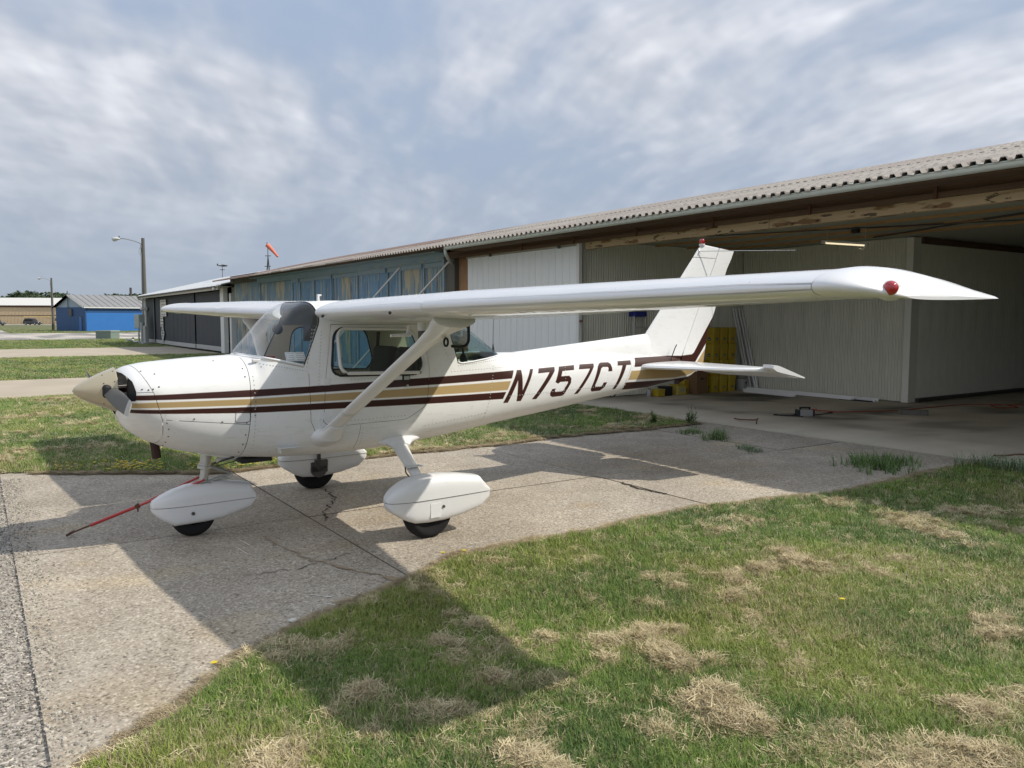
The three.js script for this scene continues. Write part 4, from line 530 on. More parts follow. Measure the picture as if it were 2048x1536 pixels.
// concrete parking pad, poured in separate slabs with open joints
{
  const pad = new THREE.Group(); pad.name = 'concrete_pad'; pad.userData.kind = 'structure'; scene.add(pad);
  const zs = [10.42, 8.2, 4.9, 1.72, 0.42], xs = [[-2.6, 1.93], [1.945, 6.4]];
  const tint = (k) => (x, z) => { const n = fbm(x * 0.9 + k * 7, z * 0.9, 4, 201), m = fbm(x * 3.2, z * 3.2 + k, 4, 203), e = (k % 3) * 0.035, rusty = step(fbm(x * 1.7 + 3, z * 1.7, 4, 207), 0.60, 0.78) * 0.18; const g = 0.82 + 0.36 * n + 0.16 * (m - 0.5) + e; return [g * (1 + rusty * 0.25), g, g * (1 - rusty * 0.6)]; };
  let k = 0;
  for (let i = 0; i < 4; i++) for (const [a, b] of xs) {
    const za = zs[i + 1] + 0.007, zb = zs[i] - 0.007, y = (hash(i, k, 9) - 0.5) * 0.006, t = tint(k++);
    const top = sheet(a, b, za, zb, y, 0.1, t), sk = skirt(a + 0.002, b - 0.002, za + 0.002, zb - 0.002, y, 0.1);
    part('concrete_slab', mergeGeometries([top.toNonIndexed(), sk.toNonIndexed()]), M.slab, pad);
  }
  // cracks: thin dark strips laid on top, groove shade put into their colour
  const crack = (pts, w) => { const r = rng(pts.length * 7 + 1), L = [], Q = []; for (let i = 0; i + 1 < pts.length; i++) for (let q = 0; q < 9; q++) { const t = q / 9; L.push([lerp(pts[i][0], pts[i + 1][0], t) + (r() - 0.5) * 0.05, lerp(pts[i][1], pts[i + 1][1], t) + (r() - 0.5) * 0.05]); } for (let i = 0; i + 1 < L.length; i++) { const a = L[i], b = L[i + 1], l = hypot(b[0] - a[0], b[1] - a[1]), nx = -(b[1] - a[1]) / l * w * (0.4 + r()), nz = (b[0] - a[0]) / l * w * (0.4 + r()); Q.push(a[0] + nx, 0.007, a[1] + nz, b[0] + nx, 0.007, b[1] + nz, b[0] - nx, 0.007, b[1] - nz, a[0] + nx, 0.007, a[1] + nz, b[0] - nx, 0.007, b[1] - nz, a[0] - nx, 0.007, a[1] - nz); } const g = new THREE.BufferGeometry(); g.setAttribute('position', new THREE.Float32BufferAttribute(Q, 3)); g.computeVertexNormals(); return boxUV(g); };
  const soil = std(lin(0.035, 0.028, 0.018), 1);  // dark tone painted in for the shade down the cracks
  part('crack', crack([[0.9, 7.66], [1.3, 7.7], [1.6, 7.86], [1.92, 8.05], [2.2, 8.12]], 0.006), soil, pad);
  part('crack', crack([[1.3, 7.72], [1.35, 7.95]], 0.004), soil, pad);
  const dirt = std(lin(0.33, 0.25, 0.165), 1), chalk = std(lin(0.72, 0.68, 0.60), 0.9), blot = (x, z, l, w, t, seed) => { const r = rng(seed), P = []; for (let i = 0; i < 18; i++) { const q = i / 18 * 2 * PI, k = 0.55 + 0.6 * r(); P.push([cos(q) * l * k, sin(q) * w * k]); } const g = new THREE.ShapeGeometry(shapeOf(P)).rotateX(-PI / 2).rotateY(t); return g.translate(x, 0.0075, z); };
  part('dirt_line', [crack([[2.75, 8.71], [3.19, 8.63], [3.57, 8.48], [4.06, 8.24]], 0.007), crack([[2.4, 8.72], [2.75, 8.71]], 0.008), blot(3.95, 8.3, 0.16, 0.04, 0.5, 3), blot(3.5, 8.5, 0.12, 0.025, 0.4, 4)], dirt, pad);
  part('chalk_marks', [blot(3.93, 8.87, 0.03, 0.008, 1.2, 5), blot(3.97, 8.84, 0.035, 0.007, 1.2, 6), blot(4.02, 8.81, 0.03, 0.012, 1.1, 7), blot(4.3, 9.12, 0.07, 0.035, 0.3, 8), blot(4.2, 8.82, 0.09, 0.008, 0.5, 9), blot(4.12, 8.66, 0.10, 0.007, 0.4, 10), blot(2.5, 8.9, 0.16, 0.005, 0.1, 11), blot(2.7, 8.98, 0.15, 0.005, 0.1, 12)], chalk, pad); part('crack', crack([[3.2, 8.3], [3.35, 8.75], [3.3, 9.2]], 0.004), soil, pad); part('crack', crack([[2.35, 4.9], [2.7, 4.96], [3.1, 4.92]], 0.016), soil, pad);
}
structure('hangar_floor', (() => { const g = sheet(-31.7, 14, -11.75, 0.4, 0.012, 0.25, (x, z) => { const oil = step(fbm(x * 0.7 + 20, z * 0.9, 4, 221), 0.5, 0.72) * step(-z, 0.7, 1.3), sm = step(fbm(x * 2.3, z * 1.2, 4, 223), 0.58, 0.75) * step(-z, 0.5, 1.5); const g = 1.1 - 0.12 * step(-z, 0.8, 1.1) - 0.5 * oil - 0.35 * sm; return [g, g * 0.995, g * 0.97]; }); return mergeGeometries([g.toNonIndexed(), skirt(-31.7, 14, -11.75, 0.4, 0.012, 0.11).toNonIndexed()]); })(), M.floor);  // strip along the open edge painted paler, standing in for skylight there
structure('taxiway', sheet(-40, 60, 10.36, 30, -0.014, 8), M.asphalt);
structure('apron_strip', sheet(-18.2, -11.9, 0.4, 10.45, -0.002, 4), M.oldconcrete); structure('apron_strip', sheet(-45.5, -33.2, 0.2, 12, -0.002, 4), M.oldconcrete);
structure('service_road', sheet(-103, -68.5, -60, 60, -0.004, 30), M.road); structure('service_road', sheet(-230, -103, 7, 60, -0.006, 40), M.road);
structure('far_apron', (() => { const g = new THREE.PlaneGeometry(160, 26).rotateX(-PI / 2), c = ground(-140, 236); g.rotateY(56.2 * PI / 180); g.translate(c.x, -0.01, c.z); return boxUV(g); })(), M.road);

// lawns: soil under the blades, with a ragged edge that creeps over the concrete
const rag = (t, s) => (fbm(t * 1.1, s, 4, 241) - 0.5) * 0.55 + (vn(t * 9, s, 243) - 0.5) * 0.09;
const nearEdge = (z) => { const P = [[-6, 4.05], [0.3, 3.98], [1.8, 3.93], [2.5, 4.03], [3.5, 4.02], [4.3, 3.82], [4.93, 3.7], [5.9, 3.72], [7.2, 3.77], [7.7, 3.83], [8.1, 4.0], [8.7, 4.29], [9.14, 4.52], [9.55, 4.74], [9.93, 5.13], [10.29, 5.34], [10.6, 5.8], [11.5, 6.2], [14, 6.6]]; return pl(P, z); };
const inNear = (x, z) => x > nearEdge(z) + rag(z, 1.5) * 0.28 && z > 0.75 + 0.5 * rag(x, 3.1) && z < 10.5 + 0.5 * rag(x, 4.4) + (x > 6 ? (x - 6) * 0.6 : 0);
const inLeft = (x, z) => x < -0.62 + rag(z, 7.7) * 0.4 - (z > 8.3 ? (z - 8.3) * 0.62 : 0) && x > -11.9 + rag(z, 9.1) * 0.5 && z > 0.55 + rag(x, 2.2) * 0.6 && z < 10.5 + rag(x, 6.6) * 0.5;
const inMid = (x, z) => x < -18.2 + rag(z, 17.7) * 0.6 && x > -33.2 + rag(z, 19.1) * 0.6 && z > 0.9 && z < 11;
const inFar = (x, z) => x < -45.6 && x > -68.3 && z > -1 && z < 16;
function soilSheet(name, inside, x0, x1, z0, z1, d, label) {
  const pos = [], nx = Math.round((x1 - x0) / d), nz = Math.round((z1 - z0) / d), Y = (x, z) => 0.003 + 0.016 * fbm(x * 1.5, z * 1.5, 3, 251);
  for (let i = 0; i < nx; i++) for (let j = 0; j < nz; j++) { const x = x0 + i * d, z = z0 + j * d; if (!inside(x + d / 2, z + d / 2)) continue; const a = [x, Y(x, z), z], b = [x, Y(x, z + d), z + d], c = [x + d, Y(x + d, z + d), z + d], e = [x + d, Y(x + d, z), z]; pos.push(...a, ...b, ...c, ...a, ...c, ...e); }
  const g = new THREE.BufferGeometry(); g.setAttribute('position', new THREE.Float32BufferAttribute(pos, 3)); g.computeVertexNormals(); return structure(name, boxUV(g), M.soil);
}
M.sand = std(hex(0xffffff), 1, 0, { map: concreteTex(17, [0.34, 0.27, 0.18], [0.44, 0.36, 0.25], [0.62, 0.55, 0.42]) });
soilSheet('lawn', inNear, 3.2, 14, -0.2, 14, 0.05); soilSheet('lawn', inLeft, -12.4, -0.2, 0.2, 10.7, 0.06);

// grass: clumps of thin blades
function clump(n, h, spread, w, lean, seed) {
  const r = rng(seed), pos = [], nor = [];
  for (let i = 0; i < n; i++) {
    const a = r() * 2 * PI, d = r() * spread, x = cos(a) * d, z = sin(a) * d, b = r() * 2 * PI, l = lean * (0.4 + r()), H = h * (0.55 + 0.6 * r()), ww = w * (0.7 + 0.6 * r()), px = -sin(b) * ww / 2, pz = cos(b) * ww / 2;
    const mx = x + cos(b) * l * H * 0.35, mz = z + sin(b) * l * H * 0.35, tx = x + cos(b) * l * H, tz = z + sin(b) * l * H, hm = H * 0.6 / hypot(1, l * 0.5), ht = H / hypot(1, l * 0.8);
    pos.push(x - px, 0, z - pz, x + px, 0, z + pz, mx + px * 0.85, hm, mz + pz * 0.85, x - px, 0, z - pz, mx + px * 0.85, hm, mz + pz * 0.85, mx - px * 0.85, hm, mz - pz * 0.85, mx - px * 0.85, hm, mz - pz * 0.85, mx + px * 0.85, hm, mz + pz * 0.85, tx, ht, tz);
  }
  const g = new THREE.BufferGeometry(); g.setAttribute('position', new THREE.Float32BufferAttribute(pos, 3)); g.computeVertexNormals();
  const nn = g.attributes.normal; for (let i = 0; i < nn.count; i++) { const v = V(nn.getX(i), abs(nn.getY(i)) + 0.6, nn.getZ(i)).normalize(); nn.setXYZ(i, v.x, v.y, v.z); } return g;
}
M.leaf = new THREE.MeshPhysicalMaterial({ color: 0xffffff, roughness: 0.75, transmission: 0.4, thickness: 0, side: THREE.DoubleSide });
M.straw = std(hex(0xffffff), 0.9);
const view = (x, z) => { const dx = x - EYE.x, dz = z - EYE.z, d = dx * FWD.x + dz * FWD.z, r = dx * RIGHT.x + dz * RIGHT.z; return { d, ok: d > 1.2 && abs(r) < d * 0.66 + 0.9 && d > 1.9 }; };
function scatter(name, label, geos, mat, spots, category) {     // spots: x, y, z, turn, sx, sy, tilt, rgb
  const per = geos.map(() => []); spots.forEach((s, i) => per[i % geos.length].push(s));
  per.forEach((S, k) => { const im = new THREE.InstancedMesh(geos[k], mat, S.length), m = new THREE.Matrix4(), q = new THREE.Quaternion(), e = new THREE.Euler(), c = new THREE.Color(); S.forEach((s, i) => { e.set(s[6] ?? 0, s[3], s[7] ?? 0, 'YXZ'); m.compose(V(s[0], s[1], s[2]), q.setFromEuler(e), V(s[4], s[5], s[4])); im.setMatrixAt(i, m); im.setColorAt(i, c.setRGB(...s[8])); }); im.name = numbered(name); im.userData.kind = 'stuff'; im.userData.label = label; im.userData.category = category; scene.add(im); });
}
// where the mown clippings lie thick
const HAY = []; { const list = [[6.1, 8.6, 0.32], [5.75, 7.75, 0.36], [6.45, 7.9, 0.4], [5.1, 7.2, 0.3], [5.5, 6.6, 0.3], [6.9, 8.75, 0.45], [7.3, 8.2, 0.4], [6.5, 9.25, 0.38], [5.6, 8.9, 0.35], [5.45, 9.4, 0.4], [4.75, 3.6, 0.3], [5.6, 4.2, 0.24], [6.4, 4.6, 0.22], [5.8, 5.4, 0.3], [6.8, 5.8, 0.25], [7.0, 6.9, 0.35], [5.05, 8.35, 0.25], [6.0, 3.4, 0.22], [7.4, 7.4, 0.35], [5.3, 5.9, 0.25], [4.9, 6.4, 0.2], [6.7, 9.5, 0.2]]; const r = rng(77); for (const [x, z, q] of list) for (let i = 0; i < 7; i++) HAY.push([x + (r() - 0.5) * q * 2.2, z + (r() - 0.5) * q * 2.2, q * (0.14 + 0.3 * r()), 0.5 + 0.6 * r()]); }
const hay = (x, z) => { let s = 0; for (const [hx, hz, q, w] of HAY) { const d = ((x - hx) ** 2 + (z - hz) ** 2) / (q * q); if (d < 4) s += w * Math.exp(-d * 1.4); } const n = fbm(x * 3.3, z * 3.3, 4, 261); return s * max(0, 2.6 * n - 0.65) + step(fbm(x * 1.3 + 4, z * 1.3, 4, 263), 0.48, 0.68) * 0.62 * step(n, 0.42, 0.6); };
const GREEN = (x, z, r) => { const n = fbm(x * 1.1, z * 1.1, 4, 271), y = fbm(x * 0.7 + 9, z * 0.7, 3, 273), k = r(); let c = mix3([0.09, 0.18, 0.018], [0.255, 0.375, 0.046], clamp(n * 1.9 - 0.5 + (k - 0.5) * 0.5)); c = mix3(c, [0.39, 0.42, 0.075], step(y, 0.45, 0.72) * 0.55 + (k > 0.86 ? 0.35 : 0)); return c; };
{
  const g1 = [clump(9, 0.052, 0.028, 0.0030, 0.6, 1), clump(9, 0.044, 0.03, 0.0033, 0.95, 2), clump(9, 0.058, 0.026, 0.0027, 0.5, 3), clump(6, 0.05, 0.03, 0.0048, 0.9, 4)], S = [], H = [], r = rng(99);
  const Y0 = (x, z) => 0.001 + 0.016 * fbm(x * 1.5, z * 1.5, 3, 251);
  const go = (inside, x0, x1, z0, z1, near, far_) => { for (let x = x0; x < x1;) { const st = near; for (let z = z0; z < z1; z += st) { const v = view(x, z); if (!v.ok) continue; const keep = clamp((near / max(near, far_ * v.d)) ** 2); if (r() > keep) continue; const px = x + (r() - 0.5) * near * 1.6, pz = z + (r() - 0.5) * near * 1.6; if (!inside(px, pz)) continue; const h = hay(px, pz), big = 1 + max(0, v.d - 6) * 0.05, tall = 0.75 + 0.65 * fbm(px * 2, pz * 2, 3, 281); if (r() > h * 0.55) { const dry = r() < 0.07 + 0.22 * step(fbm(px * 0.9 + 2, pz * 0.9, 4, 283), 0.45, 0.68) + h * 0.4; S.push([px, Y0(px, pz), pz, r() * 6.28, big * (0.8 + 0.5 * r()), tall * (0.75 + 0.5 * r()), (r() - 0.5) * 0.3, (r() - 0.5) * 0.3, dry ? mix3([0.38, 0.32, 0.15], [0.62, 0.53, 0.31], r()) : GREEN(px, pz, r)]); }
        const nh = h > 0.22 ? h : 0.06; if (r() < nh * 1.1) for (let q = 0; q < (h > 0.6 ? 2 : 1); q++) H.push([px + (r() - 0.5) * 0.03, Y0(px, pz) + 0.012 + min(0.028, h * 0.02) * (0.2 + 0.9 * r()), pz + (r() - 0.5) * 0.03, r() * 6.28, big * (0.8 + 0.5 * r()), 0.9, (r() - 0.5) * 1.0, (r() - 0.5) * 1.0, mix3([0.33, 0.26, 0.135], [0.66, 0.56, 0.35], r())]); } x += near; } };
  go(inNear, 3.3, 13, -0.1, 13.5, 0.0172, 0.0043); go(inLeft, -12.4, -0.3, 0.2, 10.6, 0.04, 0.0030);
  for (let i = 0; i < 5200; i++) { const z = -0.5 + r() * 11.4, k = fbm(z * 1.7, 3.3, 3, 285); if (r() > k * 1.7 - 0.35) continue; const x = nearEdge(z) + rag(z, 1.5) * 0.28 - 0.05 + (r() - 0.62) * 0.26 * k; H.push([x, 0.008 + r() * 0.012, z, r() * 6.28, 0.6 + r() * 0.6, 0.5, (r() - 0.5) * 0.3, (r() - 0.5) * 0.3, mix3([0.20, 0.15, 0.08], [0.5, 0.40, 0.24], r())]); }
  for (let i = 0; i < 2600; i++) { const z = 0.6 + r() * 9.5, k = fbm(z * 1.3, 8.3, 3, 287), x = -0.62 + rag(z, 7.7) * 0.4 - (z > 8.3 ? (z - 8.3) * 0.62 : 0) + (r() - 0.3) * 0.3 * k; H.push([x, 0.006 + r() * 0.015, z, r() * 6.28, 0.9 + r() * 0.6, 0.6, (r() - 0.5) * 0.3, (r() - 0.5) * 0.3, mix3([0.20, 0.15, 0.08], [0.5, 0.40, 0.24], r())]); }
  scatter('grass', 'short mown green grass around the concrete pad', g1, M.leaf, S, 'grass');
  const strand = (seed) => { const rs = rng(seed), L = []; for (let i = 0; i < 18; i++) { const a = rs() * 6.28, l = 0.025 + rs() * 0.06, x = (rs() - 0.5) * 0.06, z = (rs() - 0.5) * 0.06, y = (rs() - 0.3) * 0.018, k = (rs() - 0.5) * 0.02; const p = [x - cos(a) * l / 2, y - k, z - sin(a) * l / 2], q = [x + cos(a) * l / 2, y + k, z + sin(a) * l / 2], w = 0.00105, ox = -sin(a) * w, oz = cos(a) * w; L.push(p[0] - ox, p[1], p[2] - oz, p[0] + ox, p[1], p[2] + oz, q[0] + ox, q[1], q[2] + oz, p[0] - ox, p[1], p[2] - oz, q[0] + ox, q[1], q[2] + oz, q[0] - ox, q[1], q[2] - oz); } const g = new THREE.BufferGeometry(); g.setAttribute('position', new THREE.Float32BufferAttribute(L, 3)); g.computeVertexNormals(); const n = g.attributes.normal; for (let i = 0; i < n.count; i++) if (n.getY(i) < 0) n.setXYZ(i, -n.getX(i), -n.getY(i), -n.getZ(i)); return g; };
  scatter('grass_clippings', 'dry straw coloured clippings lying in heaps on the mown grass', [strand(1), strand(2), strand(3)], M.straw, H, 'clippings');
  console.log('grass', S.length, 'hay', H.length);
  // far strips
  const F = [], g2 = [clump(14, 0.085, 0.11, 0.012, 0.6, 11), clump(14, 0.07, 0.12, 0.013, 0.8, 12)];
  const go2 = (inside, x0, x1, z0, z1, d) => { for (let x = x0; x < x1; x += d) for (let z = z0; z < z1; z += d) { const px = x + (r() - 0.5) * d * 1.6, pz = z + (r() - 0.5) * d * 1.6; if (!inside(px, pz) || !view(px, pz).ok) continue; F.push([px, -0.03, pz, r() * 6.28, 1 + r() * 0.6, 0.9 + 0.5 * r(), 0, 0, r() < 0.25 ? [0.36, 0.30, 0.15] : GREEN(px, pz, r)]); } };
  go2(inMid, -33.5, -18, 0.9, 11, 0.095); go2(inFar, -68.5, -45.5, -1, 16, 0.22);
  go2((x, z) => view(x, z).d > 90, -150, -103.5, -30, 7, 0.75);
  scatter('grass', 'green grass of the verges between the far aprons', g2, M.leaf, F, 'grass'); console.log('far grass', F.length);
  // yellow flowers along the edge of the left lawn
  const fl = [], st = []; for (let i = 0; i < 420; i++) { const z = rr(6.9, 9.9), edge = -0.62 + rag(z, 7.7) * 0.4, x = edge - pow(R(), 1.6) * 0.5 - (z > 8.3 ? (z - 8.3) * 0.62 : 0) + 0.05; if (fbm(x * 2.2, z * 2.2, 3, 291) < 0.43) continue; const h = rr(0.05, 0.11); fl.push(mv(new THREE.CylinderGeometry(0.013 + R() * 0.006, 0.006, 0.008, 7), x, h, z)); }
  for (const [x, z] of [[3.9, 7.75], [3.86, 7.9], [4.85, 9.7], [6.0, 6.4]]) fl.push(mv(new THREE.CylinderGeometry(0.017, 0.007, 0.009, 8), x, 0.10, z));
  const f = part('yellow_flowers', fl, std(lin(0.62, 0.47, 0.03), 0.7)); f.userData = { label: 'small yellow flowers in the grass edge below the nose', category: 'flowers', kind: 'stuff' };
}
{
  const r = rng(515), S = [], st = [new THREE.DodecahedronGeometry(1, 0), new THREE.IcosahedronGeometry(1, 0)];
  for (let i = 0; i < 7000; i++) { const x = -1.5 + r() * 9, z = 10.38 + (r() - 0.35) * 0.5 * pow(r(), 0.5) + (fbm(x * 2, 1, 3, 517) - 0.5) * 0.2, s = 0.003 + 0.009 * r() * r(); const g = 0.14 + 0.34 * r(); S.push([x, s * 0.3 + (z < 10.42 ? 0 : -0.012), z, r() * 6.28, s, s * 0.7, r(), r(), [g * 1.06, g * 0.97, g * 0.82]]); }
  for (let i = 0; i < 9000; i++) { const x = 0.5 + r() * 7, z = 10.5 + r() * 2.2, s = 0.003 + 0.006 * r() * r(); if (!view(x, z).ok) continue; const g = 0.12 + 0.36 * r(); S.push([x, -0.012, z, r() * 6.28, s, s * 0.8, r(), r(), [g * 1.04, g * 0.97, g * 0.88]]); }
  scatter('gravel', 'loose gravel along the edge between taxiway and concrete pad', st, std(hex(0xffffff), 0.95), S, 'gravel');
}
// weeds that grow in the joint before the hangar floor
const weedGeo = (seed, h, n, leafL, leafW) => { const r = rng(seed), stems = [], leaves = []; for (let i = 0; i < n; i++) { const a = r() * 6.28, l = (r() * 0.5 + 0.1) * h * 0.35, H = h * (0.6 + 0.5 * r()), x = (r() - 0.5) * 0.08, z = (r() - 0.5) * 0.08, top = [x + cos(a) * l, H, z + sin(a) * l]; stems.push(rod([x, 0, z], top, 0.0035, 0.0016, 5)); const m = 7 + floor(r() * 7); for (let k = 0; k < m; k++) { const t = 0.15 + 0.85 * k / m, b = r() * 6.28, g = new THREE.PlaneGeometry(leafW * (1.1 - 0.5 * t), leafL * (1.15 - 0.6 * t), 1, 2).translate(0, leafL * (1.15 - 0.6 * t) / 2, 0); const p = g.attributes.position; for (let q = 0; q < p.count; q++) if (q < 2 || q > 3) p.setX(q, p.getX(q) * 0.25); g.rotateX(0.7 + r() * 0.7); g.rotateY(b); leaves.push(mv(g, lerp(x, top[0], t), lerp(0, H, t), lerp(z, top[2], t))); } } return [join(stems), join(leaves)]; };
const weedLeaf = [std(lin(0.13, 0.20, 0.06), 0.8), std(lin(0.19, 0.25, 0.13), 0.8), std(lin(0.10, 0.18, 0.04), 0.8)], weedStem = std(lin(0.12, 0.13, 0.06), 0.9);
function weed(label, x, z, seed, h, n, ll, lw, k, sc = 1, group) { const t = thing('weed', label, 'weed', [x, 0, z], seed, group), [s, l] = weedGeo(seed, h, n, ll, lw); part('stems', s, weedStem, t); part('leaves', l, weedLeaf[k], t); t.scale.setScalar(sc); return t; }
weed('tall grey-green weed in front of the yellow pails behind the tail', -0.32, 0.98, 3, 0.42, 5, 0.10, 0.022, 1);
weed('leafy green weed below the tail, left of the tallest weed', -0.9, 1.35, 5, 0.22, 7, 0.10, 0.03, 2);
weed('low weed at the corner of the grass beside the hangar floor', -0.62, 0.75, 8, 0.2, 8, 0.08, 0.03, 0);
weed('thin stemmed weed under the rear fuselage', -1.15, 1.9, 9, 0.3, 4, 0.09, 0.014, 1);
weed('thin weed standing alone left under the tail cone', -1.9, 2.2, 10, 0.34, 3, 0.08, 0.012, 1);
const tuft = (label, x, z, seed, h, sp, n, turn, name = 'grass_tuft') => { const t = thing(name, label, 'grass tuft', [x, -0.002, z], turn); const P = []; const r = rng(seed); for (let i = 0; i < n; i++) { const g = clump(7, h, 0.035, 0.0055, 0.9, seed * 100 + i); g.deleteAttribute('uv'); P.push(g.translate((r() - 0.5) * sp[0] * (0.4 + r()), 0, (r() - 0.5) * sp[1] * (0.4 + r()))); } part('blades', mergeGeometries(P), weedLeaf[seed % 3], t); return t; };
tuft('spiky grass tuft growing from the concrete joint right of the lawn corner', 0.75, 1.62, 21, 0.17, [0.35, 0.75], 46, 0.6);
tuft('short flat grass patch in the joint nearer than the spiky tuft', 1.72, 2.05, 22, 0.07, [0.28, 0.6], 50, 0.9);
tuft('small grass patch at the lawn corner by the rusty hook', 0.1, 1.5, 24, 0.09, [0.3, 0.5], 40, 0.2);
tuft('long dark green grass patch before the hangar floor at the right', 3.35, 1.75, 23, 0.16, [0.75, 1.0], 130, 0.3);
tuft('bushy grass patch beside the rusty bar at the right edge', 4.35, 0.75, 25, 0.2, [0.9, 0.7], 130, 0.3);

// ================= things standing in and before the hangar
const yellow = std(lin(0.46, 0.33, 0.022), 0.45), yellow2 = std(lin(0.50, 0.40, 0.08), 0.5);
const padTex = (() => { const c = document.createElement('canvas'); c.width = 128; c.height = 192; const g = c.getContext('2d'); g.fillStyle = '#bb9c1e'; g.fillRect(0, 0, 128, 192); g.fillStyle = '#8f6420'; g.fillRect(48, 26, 30, 34); g.fillStyle = '#0f5a5c'; g.beginPath(); g.ellipse(64, 148, 44, 22, 0, 0, 7); g.fill(); g.beginPath(); g.ellipse(64, 124, 26, 22, 0, 0, 7); g.fill(); g.fillStyle = '#cfc7a0'; g.fillRect(42, 140, 44, 12); const t = new THREE.CanvasTexture(c); t.colorSpace = THREE.SRGBColorSpace; t.magFilter = THREE.LinearFilter; return std(hex(0xffffff), 0.5, 0, { map: t }); })();
function makePail(label) {
  const t = thing('pail', label, 'pail'), w = 0.128, ring = (h, k, r) => rounded([[-w * k, -w * k], [w * k, -w * k], [w * k, w * k], [-w * k, w * k]], r, 4).map((p) => [p[0], h, p[1]]);
  part('bucket', solid([ring(0, 0.86, 0.03), ring(0.02, 0.9, 0.04), ring(0.33, 0.985, 0.05)]), yellow, t); part('lid', solid([ring(0.325, 1.02, 0.05), ring(0.365, 1.02, 0.05), ring(0.38, 0.95, 0.04)]), yellow, t); part('rim', solid([ring(0.285, 1.0, 0.05), ring(0.30, 1.03, 0.05), ring(0.315, 1.0, 0.05)]), yellow, t);
  part('label_print', boxUV(new THREE.PlaneGeometry(0.17, 0.25)), padTex, t).geometry = new THREE.PlaneGeometry(0.17, 0.25).rotateX(-0.035).translate(0, 0.165, 0.1245);
  part('label_print', new THREE.PlaneGeometry(0.12, 0.25).rotateX(-0.035).rotateY(PI / 2).translate(0.1245, 0.165, 0.0), padTex, t); return t;
}
const lvl = ['on the floor', 'second from the floor', 'second from the top', 'topmost'], col3 = ['column nearest the cardboard box', 'middle column', 'column nearest the white tub'];
const pail0 = makePail('yellow pail ' + lvl[0] + ' in the stack\'s ' + col3[0]); pail0.userData.group = 'yellow pails stacked by the rear wall'; let first = true;
for (let c = 0; c < 3; c++) for (let l = 0; l < 4; l++) { const p = [-4.43 + rr(-0.012, 0.012), 0.012 + l * 0.383, -3.96 - c * 0.283 + rr(-0.008, 0.008)], lab = 'yellow pail ' + lvl[l] + ' in the stack\'s ' + col3[c]; if (first) { pail0.position.set(...p); pail0.rotation.y = rr(-0.05, 0.05); first = false; } else copy(pail0, lab, p, rr(-0.06, 0.06)); }
copy(pail0, 'low yellow pail on the floor left of the cardboard box', [-4.5, 0.012, -3.08], 0.1).scale.set(0.8, 0.82, 0.8);
copy(pail0, 'yellow pail half hidden behind the rudder beside the pail stack', [-4.52, 0.012, -3.70], 0.05);
copy(pail0, 'yellow pail standing on another one behind the rudder', [-4.52, 0.395, -3.70], 0.02);
{ const t = thing('cardboard_box', 'brown cardboard box on the floor beside the yellow pails', 'box', [-4.38, 0.012, -3.38], 0.05), m = std(lin(0.20, 0.115, 0.055), 0.9); part('carton', rbox(-0.17, 0.17, 0, 0.5, -0.19, 0.19, 0.008), m, t); part('flap', [box(-0.168, 0.168, 0.5, 0.504, -0.188, -0.004), box(-0.168, 0.168, 0.5, 0.504, 0.004, 0.188)], m, t); part('hand_hole', box(0.165, 0.172, 0.33, 0.37, -0.05, 0.05), M.black, t);
  const rc = new THREE.Mesh(rbox(-0.11, 0.11, 0, 0.11, -0.13, 0.13, 0.02), std(lin(0.22, 0.012, 0.014), 0.7)); rc.name = 'red_bag'; rc.position.set(-4.36, 0.518, -3.40); tag(rc, 'dark red bag lying on the cardboard box', 'bag'); }
